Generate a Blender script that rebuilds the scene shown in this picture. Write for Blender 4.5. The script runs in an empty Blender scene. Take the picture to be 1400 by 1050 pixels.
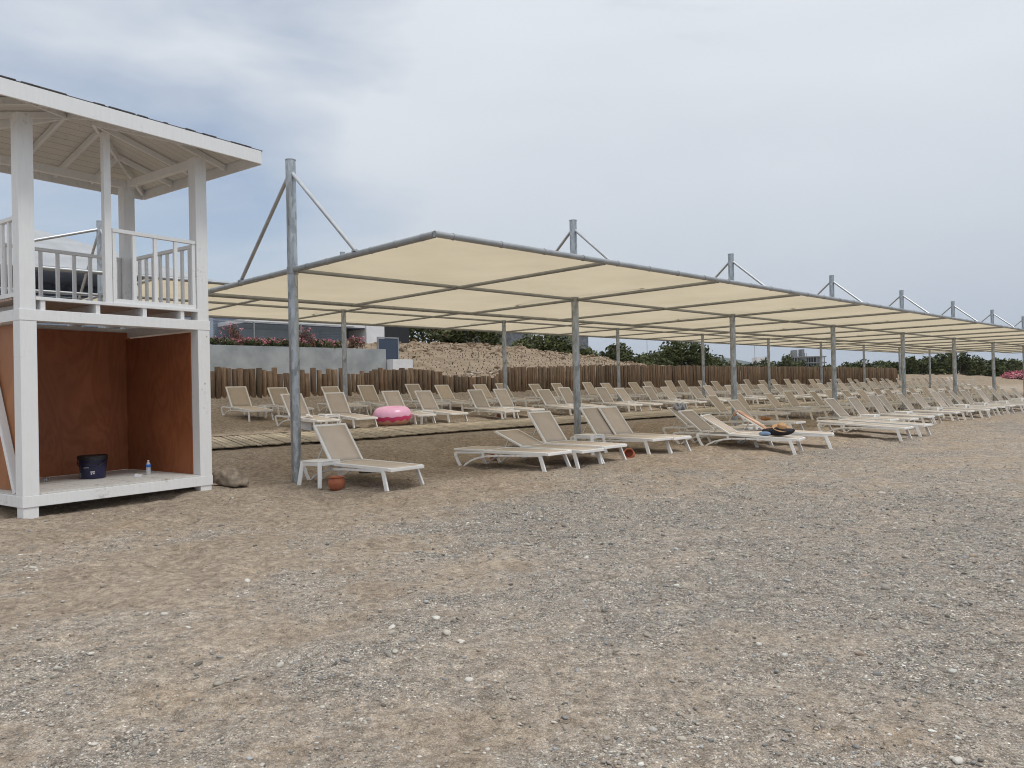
import bpy, math, random
import numpy as np
from mathutils import Vector, Matrix
R = math.radians
random.seed(7); rng = np.random.default_rng(7)
sc = bpy.context.scene
COL = sc.collection
EYE = 1.6                       # eye height over the ground under the camera
F, CX, CY = 1050.0, 700.0, 525.0
TH = R(45.3); ST, CT = math.sin(TH), math.cos(TH)
ROLL, PITCH = R(1.25), R(0.44)

# ------------------------------------------------------------------ frame: t runs along the beach, q runs inland from the front masts
def W(t, q, z=0.0):
    p = -(12.0 + q)
    return Vector((t*ST + p*CT, t*CT - p*ST, z))
def TQ(v):
    return v[0]*ST + v[1]*CT, -(v[0]*CT - v[1]*ST) - 12.0
ROWYAW = math.atan2(CT, ST)      # yaw of the +t direction
INYAW = ROWYAW + math.pi/2       # yaw of the +q (inland) direction

cam_d = bpy.data.cameras.new('camera'); cam = bpy.data.objects.new('camera', cam_d); COL.objects.link(cam)
cam.location = (0, 0, EYE); cam.rotation_euler = (math.pi/2 + PITCH, ROLL, 0)
cam_d.sensor_width = 36; cam_d.lens = 27; cam_d.clip_end = 9000; cam_d.clip_start = .05
sc.camera = cam
CM = cam.rotation_euler.to_matrix()
def ray(px, py):
    return (CM @ Vector(((px-CX)/F, (CY-py)/F, -1))).normalized()

# ------------------------------------------------------------------ noise and terrain
def _h(ix, iy, s):
    n = (ix*374761393 + iy*668265263 + s*1442695041) & 0xFFFFFFFF
    n = ((n ^ (n >> 13))*1274126177) & 0xFFFFFFFF
    return ((n ^ (n >> 16)) & 0xFFFF)/65535.0
def vn(x, y, s=0):
    x = np.asarray(x, float); y = np.asarray(y, float)
    ix = np.floor(x).astype(np.int64); iy = np.floor(y).astype(np.int64)
    fx = x-ix; fy = y-iy; fx = fx*fx*(3-2*fx); fy = fy*fy*(3-2*fy)
    a = _h(ix, iy, s); b = _h(ix+1, iy, s); c = _h(ix, iy+1, s); d = _h(ix+1, iy+1, s)
    return (a*(1-fx)+b*fx)*(1-fy) + (c*(1-fx)+d*fx)*fy
def fbm(x, y, o=4, s=0):
    v = 0; a = .5; n = 0
    for i in range(o):
        v = v + a*vn(x*2**i + 17.3*i, y*2**i - 9.1*i, s+i); n += a; a *= .5
    return v/n
def sm(x, a, b):
    u = np.clip((np.asarray(x, float)-a)/(b-a), 0, 1); return u*u*(3-2*u)

QP = [-400, -60, -34, -26, -12, -6, -3, 0, 2.5, 4.5, 7.2, 9, 11, 13, 14.6, 15.4]
HP = [-9, -4.2, -2.9, -2.3, -1.62, -1.52, -1.46, -1.42, -1.30, -1.18, -1.0, -.85, -.70, -.55, -.27, -.06]
CTt = [-200, 23, 36, 48, 60, 82, 110, 200, 600]
CTz = [2.85, 2.85, 2.95, 1.85, 1.1, 1.0, 1.9, 2.0, 2.0]
def terr(t, q, detail=True):
    t = np.asarray(t, float); q = np.asarray(q, float)
    z = np.interp(q, QP, HP)
    z = z + .08*sm(t, 9, 14)*sm(q, -5, -2)*(1-sm(q, 3, 5)) - .09*(1-sm(t, 5.5, 8.5))*sm(q, -6, -3)*(1-sm(q, 2, 4.3))
    crest = np.interp(t, CTt, CTz)
    mid = .15 + .5*sm(t, 22, 27)*(1-sm(t, 40, 60))
    dune = mid + (crest-mid)*sm(q, 16.0, 25.5)**.85
    back = -.06 + (dune+.06)*sm(q, 15.4, 16.0)
    # the open beach past the end of the log fence rises slowly
    g = np.interp(q, [-400, 8, 13, 20, 30, 48, 70], [0, 0, 0, .75, 1.3, 2.5, 2.6])
    open_ = np.interp(q, QP[:14]+[70], HP[:14]+[-.45]) + g
    e = sm(t, 81, 90)
    zi = np.where(q > 15.4, back, z)
    terr_w = 2.05*sm(q, 19.95, 20.2)                      # terrace fill behind the concrete wall
    wall = (1-sm(t, 22.4, 22.9))
    zi = np.where(q > 15.4, zi*(1-wall) + wall*np.where(q < 19.95, .1 + 0*q, .1+terr_w*.98), zi)
    z = zi*(1-e) + open_*e
    z = z + sm(q, 60, 400)*np.clip(1.6-z, -3, 3)
    if detail:
        near = sm(q, -24, -14)*(1-.8*sm(q, 3.6, 4.3)*(1-sm(q, 6.8, 7.4)))
        a = (fbm(t*1.1, q*1.1, 3, 3)-.5)*.10*sm(q, -7, -1)*near + (fbm(t*.35, q*.35, 2, 5)-.5)*.10*near
        a = a + (fbm(t*2.3, q*2.3, 3, 14)-.5)*.055*(1-sm(q, -6, -3))*near
        foot = np.clip(fbm(t*2.9, q*2.9, 2, 9)-.52, 0, 1)*.22
        a = a - foot*(.35+.65*sm(q, -9, -3))*near
        a = a - np.clip(fbm(t*4.3, q*4.3, 2, 19)-.55, 0, 1)*.08*near
        d = np.where((q > 16.2) & (q < 60), 1., 0.)*(1-wall)
        a = a + d*((fbm(t*.5, q*.5, 4, 30)-.5)*.5*sm(q, 16.2, 20) + np.abs(fbm(t*1.3, q*1.9, 3, 31)-.5)*.6*sm(q, 20.5, 23))
        a = a + e*sm(q, 12, 22)*((fbm(t*.22, q*.35, 4, 41)-.5)*.9)
        z = z + a
    return z + EYE
def gz(t, q): return float(terr(t, q, True))
def hit(px, py, lift=0.0):
    d = ray(px, py); s = 2.0
    while s < 400:
        p = Vector((0, 0, EYE)) + d*s
        t, q = TQ(p)
        if p.z <= float(terr(t, q, False)) + lift: return t, q
        s += .03
    return TQ(p)

# ------------------------------------------------------------------ materials
def mat(name, base=(.5, .5, .5), rough=.7, metal=0.0, spec=None):
    m = bpy.data.materials.new(name); m.use_nodes = True
    nt = m.node_tree; b = nt.nodes['Principled BSDF']
    b.inputs['Base Color'].default_value = (*base, 1); b.inputs['Roughness'].default_value = rough; b.inputs['Metallic'].default_value = metal
    if spec is not None: b.inputs['Specular IOR Level'].default_value = spec
    return m, nt, b
def nd(nt, typ, **kw):
    n = nt.nodes.new(typ)
    for k, v in kw.items():
        if k in n.inputs: n.inputs[k].default_value = v
        else: setattr(n, k, v)
    return n
def ramp(nt, fac, stops, interp='LINEAR'):
    r = nt.nodes.new('ShaderNodeValToRGB'); r.color_ramp.interpolation = interp
    el = r.color_ramp.elements
    while len(el) < len(stops): el.new(.5)
    for e, (p, c) in zip(el, stops): e.position = p; e.color = (*c, 1) if len(c) == 3 else c
    nt.links.new(fac, r.inputs['Fac']); return r.outputs['Color']
def coords(nt, scale=(1, 1, 1), kind='Object'):
    tc = nt.nodes.new('ShaderNodeTexCoord'); mp = nt.nodes.new('ShaderNodeMapping')
    mp.inputs['Scale'].default_value = scale; nt.links.new(tc.outputs[kind], mp.inputs['Vector']); return mp.outputs['Vector']
def noise(nt, vec, scale, detail=4, rough=.55, dist=0):
    n = nd(nt, 'ShaderNodeTexNoise', Scale=scale, Detail=detail, Roughness=rough, Distortion=dist); nt.links.new(vec, n.inputs['Vector']); return n.outputs['Fac']
def mixc(nt, fac, a, b, mode='MIX'):
    m = nt.nodes.new('ShaderNodeMix'); m.data_type = 'RGBA'; m.blend_type = mode; m.clamp_factor = True
    for sock, v in ((m.inputs[0], fac), (m.inputs[6], a), (m.inputs[7], b)):
        if hasattr(v, 'links'): nt.links.new(v, sock)
        elif isinstance(v, (int, float)): sock.default_value = v
        else: sock.default_value = (*v, 1)
    return m.outputs[2]
def math_(nt, op, a, b=0.0, clamp=False):
    m = nt.nodes.new('ShaderNodeMath'); m.operation = op; m.use_clamp = clamp
    for s, v in ((m.inputs[0], a), (m.inputs[1], b)):
        if hasattr(v, 'links'): nt.links.new(v, s)
        else: s.default_value = v
    return m.outputs[0]
def bump(nt, b, h, strength=.3, dist=.01):
    bp = nd(nt, 'ShaderNodeBump', Strength=strength, Distance=dist); nt.links.new(h, bp.inputs['Height']); nt.links.new(bp.outputs[0], b.inputs['Normal'])
def speck(name, a, c, scale=(1, 1, 1), nscale=8, rough=.7, bs=.2, metal=0, detail=5, lo=.3, hi=.7, kind='Object', rand=0.0, bd=.01, spec=None):
    m, nt, b = mat(name, a, rough, metal, spec)
    v = coords(nt, scale, kind); n = noise(nt, v, nscale, detail)
    col = ramp(nt, n, [(lo, a), (hi, c)])
    if rand:
        oi = nt.nodes.new('ShaderNodeObjectInfo')
        f = nd(nt, 'ShaderNodeMapRange'); nt.links.new(oi.outputs['Random'], f.inputs[0]); f.inputs[3].default_value = 1-rand; f.inputs[4].default_value = 1+rand
        hs = nd(nt, 'ShaderNodeHueSaturation'); nt.links.new(f.outputs[0], hs.inputs['Value']); nt.links.new(col, hs.inputs['Color']); col = hs.outputs['Color']
    nt.links.new(col, b.inputs['Base Color'])
    if bs: bump(nt, b, n, bs, bd)
    return m
M = {}
M['plastic'] = speck('white_plastic', (.78, .77, .75), (.85, .845, .83), nscale=5, rough=.42, bs=.03, rand=.05, lo=.25, hi=.55)
M['plastic_in'] = speck('aged_white_plastic', (.60, .59, .55), (.72, .71, .68), nscale=6, rough=.5, bs=.03, rand=.05, lo=.3, hi=.6)
# taupe mesh textile
m, nt, b = mat('taupe_textile', (.4, .33, .26), .8)
v = coords(nt); n1 = noise(nt, v, 3, 4); n2 = noise(nt, v, 260, 1)
c = ramp(nt, n1, [(.3, (.52, .44, .365)), (.7, (.585, .505, .425))])
oi = nt.nodes.new('ShaderNodeObjectInfo'); f = nd(nt, 'ShaderNodeMapRange'); nt.links.new(oi.outputs['Random'], f.inputs[0]); f.inputs[3].default_value = .80; f.inputs[4].default_value = 1.12
hs = nd(nt, 'ShaderNodeHueSaturation'); nt.links.new(f.outputs[0], hs.inputs['Value']); nt.links.new(c, hs.inputs['Color'])
nt.links.new(hs.outputs['Color'], b.inputs['Base Color']); bump(nt, b, n2, .15, .002)
M['sling'] = m
# painted timber
def paint(name, a, c, dirt=(.35, .33, .29), k=.16):
    m, nt, b = mat(name, a, .55)
    v = coords(nt, (1, 1, .12)); n = noise(nt, v, 26, 5, .65)
    v2 = coords(nt); n2 = noise(nt, v2, 1.6, 5, .6); n3 = noise(nt, v2, 14, 4, .7)
    col = ramp(nt, n, [(.3, a), (.65, c)])
    msk = ramp(nt, math_(nt, 'MULTIPLY', n2, n3), [(.33, (0, 0, 0)), (.46, (1, 1, 1))])
    col = mixc(nt, math_(nt, 'MULTIPLY', msk, k*3), col, dirt)
    kn = nd(nt, 'ShaderNodeTexVoronoi', Scale=2.6); nt.links.new(v2, kn.inputs['Vector'])
    col = mixc(nt, ramp(nt, kn.outputs['Distance'], [(.025, (.75, .75, .75)), (.05, (0, 0, 0))]), col, (.36, .30, .24))
    nt.links.new(col, b.inputs['Base Color']); bump(nt, b, n, .25, .004); return m
M['paint'] = paint('white_painted_timber', (.755, .765, .775), (.80, .81, .82))
M['floorpaint'] = paint('worn_white_floor_paint', (.50, .48, .45), (.66, .645, .62), (.27, .22, .18), .30)
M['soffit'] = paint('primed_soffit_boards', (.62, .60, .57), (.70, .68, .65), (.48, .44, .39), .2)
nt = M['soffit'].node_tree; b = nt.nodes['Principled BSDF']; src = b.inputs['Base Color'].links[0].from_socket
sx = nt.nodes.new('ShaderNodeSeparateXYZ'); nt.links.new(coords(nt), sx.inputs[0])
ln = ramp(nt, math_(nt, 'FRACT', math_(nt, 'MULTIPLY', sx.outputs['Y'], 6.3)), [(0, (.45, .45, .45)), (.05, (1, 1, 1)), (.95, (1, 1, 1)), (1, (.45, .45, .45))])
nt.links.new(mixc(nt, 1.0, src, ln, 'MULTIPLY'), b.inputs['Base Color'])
# plywood
m, nt, b = mat('red_brown_plywood', (.3, .1, .04), .5)
v = coords(nt, (1, 1, .35)); w = nd(nt, 'ShaderNodeTexNoise', Scale=1.5, Detail=5, Roughness=.5, Distortion=1.8); nt.links.new(v, w.inputs['Vector'])
g = noise(nt, coords(nt, (1, 1, .05)), 60, 3)
wv = math_(nt, 'SINE', math_(nt, 'MULTIPLY', w.outputs['Fac'], 46)); wv = math_(nt, 'MULTIPLY_ADD', wv, .5); wv.node.inputs[2].default_value = .5
col = mixc(nt, wv, (.305, .102, .042), (.365, .128, .055))
col = mixc(nt, math_(nt, 'MULTIPLY', g, .32), col, (.20, .065, .028))
big = ramp(nt, noise(nt, coords(nt), 1.1, 3), [(.3, (.8, .8, .8)), (.7, (1.2, 1.2, 1.2))])
col = mixc(nt, 1.0, col, big, 'MULTIPLY')
nt.links.new(col, b.inputs['Base Color']); b.inputs['Specular IOR Level'].default_value = .3
M['ply'] = m
# the weathered side of the sheet
m, nt, b = mat('orange_plywood', (.5, .2, .08), .5)
v = coords(nt, (1, 1, .35)); w = nd(nt, 'ShaderNodeTexNoise', Scale=1.8, Detail=5, Roughness=.5, Distortion=1.6); nt.links.new(v, w.inputs['Vector'])
col = ramp(nt, w.outputs['Fac'], [(.3, (.24, .09, .035)), (.5, (.33, .135, .055)), (.7, (.40, .17, .07))])
nt.links.new(col, b.inputs['Base Color']); M['ply_out'] = m
M['deck'] = paint('unpainted_deck_boards', (.30, .21, .16), (.42, .32, .25), (.2, .13, .1), .2)
# galvanised steel
m, nt, b = mat('galvanised_steel', (.5, .52, .54), .42, .75)
v = coords(nt, (1, 1, .35)); vo = nd(nt, 'ShaderNodeTexVoronoi', Scale=26); nt.links.new(v, vo.inputs['Vector'])
n = noise(nt, coords(nt, (1, 1, .25)), 9, 6, .7)
s = nt.nodes.new('ShaderNodeSeparateColor'); nt.links.new(vo.outputs['Color'], s.inputs[0])
f = math_(nt, 'ADD', math_(nt, 'MULTIPLY', s.outputs[0], .35), math_(nt, 'MULTIPLY', n, .8))
c = ramp(nt, f, [(.28, (.27, .295, .31)), (.45, (.37, .40, .425)), (.6, (.44, .475, .50)), (.8, (.54, .575, .60))])
vs = noise(nt, coords(nt, (9, 9, .6)), 5, 4, .7)
c = mixc(nt, ramp(nt, vs, [(.64, (0, 0, 0)), (.70, (.55, .55, .55))]), c, (.13, .14, .15))
nt.links.new(c, b.inputs['Base Color'])
r = ramp(nt, f, [(.3, (.6, .6, .6)), (.7, (.36, .36, .36))]); nt.links.new(r, b.inputs['Roughness']); M['galv'] = m
M['tube'] = speck('galvanised_tube', (.30, .315, .325), (.40, .415, .425), nscale=4, rough=.42, bs=.0, metal=.6, lo=.3, hi=.7)
M['bracetube'] = speck('bright_galvanised_tube', (.46, .48, .50), (.58, .60, .62), nscale=6, rough=.35, bs=.0, metal=.7, lo=.3, hi=.7)
# canopy cloth: woven shade cloth that lets light through
m = bpy.data.materials.new('cream_shade_cloth'); m.use_nodes = True; nt = m.node_tree; nt.nodes.clear()
o = nt.nodes.new('ShaderNodeOutputMaterial'); df = nt.nodes.new('ShaderNodeBsdfDiffuse'); tr = nt.nodes.new('ShaderNodeBsdfTranslucent'); mx = nt.nodes.new('ShaderNodeMixShader')
n = noise(nt, coords(nt), .6, 4); c1 = ramp(nt, n, [(.3, (.50, .43, .31)), (.7, (.575, .495, .365))])
n5 = noise(nt, coords(nt, (1, 1, 1)), 3.5, 5, .7); c1 = mixc(nt, ramp(nt, n5, [(.6, (0, 0, 0)), (.75, (.25, .25, .25))]), c1, (.42, .35, .25))
nt.links.new(c1, df.inputs[0]); nt.links.new(c1, tr.inputs[0]); mx.inputs[0].default_value = .80
nt.links.new(df.outputs[0], mx.inputs[1]); nt.links.new(tr.outputs[0], mx.inputs[2]); nt.links.new(mx.outputs[0], o.inputs[0]); M['cloth'] = m
# logs
def logmat():
    m, nt, b = mat('weathered_logs', (.2, .13, .08), .85)
    at = nd(nt, 'ShaderNodeAttribute', attribute_name='tint')
    v = coords(nt, (1, 1, .06)); n = noise(nt, v, 28, 5, .7); n2 = noise(nt, coords(nt), 5, 4, .6)
    c = ramp(nt, n, [(.3, (.075, .046, .028)), (.5, (.205, .136, .085)), (.72, (.36, .26, .175))])
    c = mixc(nt, ramp(nt, n2, [(.45, (0, 0, 0)), (.7, (.6, .6, .6))]), c, (.15, .098, .066))
    c = mixc(nt, 1.0, c, at.outputs['Color'], 'MULTIPLY')
    nt.links.new(c, b.inputs['Base Color']); bump(nt, b, n, .5, .01); return m
M['log'] = logmat()
M['board'] = speck('grey_weathered_boards', (.34, .28, .20), (.52, .44, .325), scale=(1, 1, 1), nscale=5, rough=.85, bs=.3, lo=.35, hi=.62)
nt = M['board'].node_tree; b = nt.nodes['Principled BSDF']; at = nd(nt, 'ShaderNodeAttribute', attribute_name='tint'); src = b.inputs['Base Color'].links[0].from_socket
nt.links.new(mixc(nt, 1.0, src, at.outputs['Color'], 'MULTIPLY'), b.inputs['Base Color'])
M['dark'] = mat('dark_soil', (.03, .024, .018), .95)[0]
M['concrete'] = speck('pale_concrete', (.27, .29, .30), (.38, .40, .41), nscale=1.2, rough=.85, bs=.06, lo=.35, hi=.62)
M['whitewall'] = speck('white_render', (.66, .67, .69), (.75, .76, .78), nscale=2, rough=.8, bs=.03)
m, nt, b = mat('blue_grey_cladding', (.2, .24, .32), .55)
tc = coords(nt); sx = nt.nodes.new('ShaderNodeSeparateXYZ'); nt.links.new(tc, sx.inputs[0])
fr = math_(nt, 'FRACT', math_(nt, 'MULTIPLY', sx.outputs['Z'], 6.5)); c = ramp(nt, fr, [(0, (.10, .12, .17)), (.1, (.17, .20, .28)), (.9, (.21, .25, .34)), (1, (.10, .12, .17))])
nt.links.new(c, b.inputs['Base Color']); bump(nt, b, fr, .3, .02); M['clad'] = m
M['navywall'] = speck('dark_blue_wall', (.08, .10, .155), (.11, .135, .20), nscale=2, rough=.5, bs=.02)
M['paleblue'] = speck('pale_blue_wall', (.26, .31, .40), (.32, .37, .46), nscale=2, rough=.7, bs=.02)
M['black'] = mat('dark_opening', (.015, .016, .02), .6)[0]
M['greyroof'] = speck('grey_roof_membrane', (.34, .355, .375), (.42, .435, .46), nscale=.8, rough=.8, bs=.05)
M['shingle'] = speck('dark_grey_shingles', (.06, .058, .06), (.16, .155, .155), nscale=14, rough=.9, bs=.6)
m, nt, b = mat('rail_glass', (.42, .5, .56), .1); b.inputs['Alpha'].default_value = .10; M['glass'] = m
m, nt, b = mat('dark_glass', (.05, .07, .11), .15); b.inputs['Alpha'].default_value = .9; M['dglass'] = m
M['stonewall'] = speck('grey_stone_wall', (.09, .10, .12), (.24, .25, .27), nscale=4, rough=.9, bs=.5)
M['rock'] = speck('tan_rock', (.24, .18, .13), (.42, .34, .25), nscale=4, rough=.95, bs=.5, lo=.35, hi=.65)
M['rock_grey'] = speck('driftwood_grey', (.12, .095, .072), (.38, .315, .245), nscale=9, rough=.95, bs=.6)
M['terracotta'] = speck('terracotta', (.36, .105, .05), (.46, .16, .08), nscale=9, rough=.7, bs=.08)
M['bucket'] = speck('navy_bucket_plastic', (.010, .011, .042), (.015, .017, .07), nscale=6, rough=.3, bs=.02)
M['blackp'] = mat('black_plastic', (.012, .012, .014), .4)[0]
M['greylabel'] = mat('grey_label_print', (.34, .36, .42), .5)[0]
M['whitelabel'] = mat('white_label_print', (.7, .7, .74), .5)[0]
m, nt, b = mat('clear_bottle', (.75, .8, .85), .08); b.inputs['Alpha'].default_value = .45; M['pet'] = m
M['bluelabel'] = mat('blue_bottle_label', (.02, .16, .6), .35)[0]
M['pink'] = mat('pale_pink_vinyl', (.80, .42, .60), .3)[0]
M['magenta'] = mat('magenta_vinyl', (.62, .05, .17), .3)[0]
M['dough'] = mat('tan_vinyl', (.62, .33, .24), .35)[0]
M['straw'] = speck('woven_straw', (.42, .24, .12), (.58, .36, .19), scale=(1, 1, 6), nscale=30, rough=.85, bs=.4)
M['blackcloth'] = mat('black_cloth', (.015, .014, .02), .85)[0]
M['bluecloth'] = speck('blue_cloth', (.14, .22, .36), (.24, .34, .5), nscale=12, rough=.9, bs=.3)
M['greycloth'] = speck('grey_cloth', (.18, .19, .22), (.5, .5, .52), nscale=9, rough=.9, bs=.3, lo=.45, hi=.55)
M['browncloth'] = speck('brown_cloth', (.28, .12, .045), (.42, .2, .08), nscale=12, rough=.9, bs=.3)
m, nt, b = mat('striped_towel', (.6, .4, .3), .95)
sx = nt.nodes.new('ShaderNodeSeparateXYZ'); nt.links.new(coords(nt, kind='UV'), sx.inputs[0])
fr = math_(nt, 'FRACT', math_(nt, 'MULTIPLY', sx.outputs['Y'], 3)); c = ramp(nt, fr, [(0, (.58, .33, .21)), (.3, (.58, .33, .21)), (.35, (.70, .58, .48)), (.75, (.70, .58, .48)), (.8, (.46, .22, .12))], 'CONSTANT')
nt.links.new(c, b.inputs['Base Color']); M['towel'] = m
M['hill'] = speck('distant_wooded_hill', (.035, .05, .035), (.075, .09, .06), nscale=.05, rough=1, bs=0)
m, nt, b = mat('sea_water', (.03, .09, .11), .12); nn = noise(nt, coords(nt), .8, 6); bump(nt, b, nn, .6, .15); M['sea'] = m
m, nt, b = mat('bark', (.12, .085, .06), .9); M['bark'] = m
def leafmat(name, base, alt):
    m, nt, b = mat(name, base, .65)
    at = nd(nt, 'ShaderNodeAttribute', attribute_name='tint')
    sp = nt.nodes.new('ShaderNodeSeparateColor'); nt.links.new(at.outputs['Color'], sp.inputs[0])
    c = mixc(nt, sp.outputs[0], base, alt); nt.links.new(c, b.inputs['Base Color']); b.inputs['Specular IOR Level'].default_value = .2; return m
M['leaf'] = leafmat('dark_green_foliage', (.032, .040, .013), (.10, .115, .036))
M['leaf2'] = leafmat('olive_foliage', (.045, .058, .024), (.14, .155, .065))
M['pinkflower'] = leafmat('pink_blossom', (.50, .13, .18), (.75, .36, .42))
M['redleaf'] = leafmat('reddish_foliage', (.10, .06, .04), (.30, .16, .12))
M['straw_tuft'] = mat('dry_stubble', (.10, .075, .05), .95)[0]
# beach ground
m, nt, b = mat('beach_sand_and_gravel', (.3, .24, .18), .95); b.inputs['Specular IOR Level'].default_value = .15
at = nd(nt, 'ShaderNodeAttribute', attribute_name='gravel'); sp = nt.nodes.new('ShaderNodeSeparateColor'); nt.links.new(at.outputs['Color'], sp.inputs[0])
G, DU = sp.outputs[0], sp.outputs[1]
v = coords(nt)
n_l = noise(nt, v, .55, 6, .6); n_f = noise(nt, v, 120, 3, .8); n_m = noise(nt, v, 9, 6, .7); n_s = noise(nt, v, 36, 4, .75)
sand = ramp(nt, n_l, [(.3, (.285, .226, .172)), (.7, (.350, .287, .226))])
sand = mixc(nt, ramp(nt, n_m, [(.35, (.55, .55, .55)), (.62, (0, 0, 0))]), sand, (.205, .158, .118))
sand = mixc(nt, ramp(nt, n_f, [(.52, (0, 0, 0)), (.72, (.55, .55, .55))]), sand, (.56, .50, .43))
sand = mixc(nt, ramp(nt, n_f, [(.28, (.7, .7, .7)), (.47, (0, 0, 0))]), sand, (.12, .092, .072))
def vor(scale, rnd=1.0):
    q = nd(nt, 'ShaderNodeTexVoronoi', Scale=scale, Randomness=rnd); nt.links.new(v, q.inputs['Vector']); return q
v1, v2, v3 = vor(75), vor(34), vor(150)
def stonecol(vv):
    s = nt.nodes.new('ShaderNodeSeparateColor'); nt.links.new(vv.outputs['Color'], s.inputs[0])
    return ramp(nt, s.outputs[0], [(0, (.09, .083, .078)), (.12, (.18, .168, .158)), (.32, (.29, .262, .238)), (.54, (.38, .335, .285)), (.68, (.275, .27, .262)), (.80, (.48, .44, .39)), (.92, (.345, .35, .345)), (.965, (.72, .69, .63))], 'CONSTANT'), s
c1, s1 = stonecol(v1); c2, s2 = stonecol(v2); c3, s3 = stonecol(v3)
gap1 = ramp(nt, v1.outputs['Distance'], [(.45, (0, 0, 0)), (.75, (1, 1, 1))]); gap3 = ramp(nt, v3.outputs['Distance'], [(.45, (0, 0, 0)), (.8, (1, 1, 1))])
fine = mixc(nt, gap3, c3, (.19, .155, .122)); med = mixc(nt, gap1, c1, (.16, .13, .105))
grav = mixc(nt, ramp(nt, s1.outputs[1], [(.5, (0, 0, 0)), (.52, (1, 1, 1))]), fine, med)
big = mixc(nt, ramp(nt, v2.outputs['Distance'], [(.30, (1, 1, 1)), (.36, (0, 0, 0))]), grav, c2)
grav = mixc(nt, ramp(nt, s2.outputs[2], [(.80, (0, 0, 0)), (.82, (1, 1, 1))]), grav, big)
brk = ramp(nt, n_s, [(.35, (0, 0, 0)), (.65, (1, 1, 1))])
gm = math_(nt, 'ADD', G, math_(nt, 'MULTIPLY', math_(nt, 'SUBTRACT', n_s, .5), 1.1), True)
n_c = noise(nt, v, 2.4, 6, .7)
gm = math_(nt, 'ADD', gm, math_(nt, 'MULTIPLY', math_(nt, 'SUBTRACT', n_c, .5), math_(nt, 'MULTIPLY', ramp(nt, G, [(0, (0, 0, 0)), (.25, (1, 1, 1))]), 2.4)), True)
gm = math_(nt, 'MULTIPLY', gm, .94, True)
col = mixc(nt, gm, sand, grav)
n_r = noise(nt, coords(nt), .9, 4, .6); col = mixc(nt, ramp(nt, n_r, [(.57, (0, 0, 0)), (.76, (.36, .36, .36))]), col, (.31, .215, .13))
n_b = noise(nt, v, 15, 9, .82); col = mixc(nt, 1.0, col, ramp(nt, n_b, [(.36, (.72, .715, .71)), (.5, (1.33, 1.335, 1.325)), (.64, (1.90, 1.90, 1.88))]), 'MULTIPLY')  # n_b paints tiny shadows of rough sand into the colour
n_k = noise(nt, v, 4.5, 4, .6); col = mixc(nt, 1.0, col, ramp(nt, n_k, [(.3, (.86, .86, .86)), (.7, (1.14, 1.14, 1.14))]), 'MULTIPLY')
dn = ramp(nt, noise(nt, coords(nt, (1, 1, 1)), 1.6, 6, .65), [(.35, (.23, .175, .122)), (.6, (.34, .268, .195))])
col = mixc(nt, DU, col, dn)
nt.links.new(col, b.inputs['Base Color'])
hh = math_(nt, 'ADD', math_(nt, 'MULTIPLY', n_f, .35), math_(nt, 'ADD', math_(nt, 'MULTIPLY', n_s, 1.2), math_(nt, 'MULTIPLY', n_m, 2.6)))
hg = math_(nt, 'ADD', math_(nt, 'SUBTRACT', 1.0, v1.outputs['Distance']), math_(nt, 'MULTIPLY', n_m, 2.2))
hx = nt.nodes.new('ShaderNodeMix'); nt.links.new(gm, hx.inputs[0]); nt.links.new(hh, hx.inputs[2]); nt.links.new(hg, hx.inputs[3])
bump(nt, b, hx.outputs[0], 1.0, .017)
M['ground'] = m
m, nt, b = mat('pebble_stone', (.3, .3, .3), .8); b.inputs['Specular IOR Level'].default_value = .25
at = nd(nt, 'ShaderNodeAttribute', attribute_name='tint'); n = noise(nt, coords(nt), 90, 4)
nt.links.new(mixc(nt, 1.0, at.outputs['Color'], ramp(nt, n, [(.3, (.8, .8, .8)), (.7, (1.1, 1.1, 1.1))]), 'MULTIPLY'), b.inputs['Base Color']); M['pebble'] = m

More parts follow.
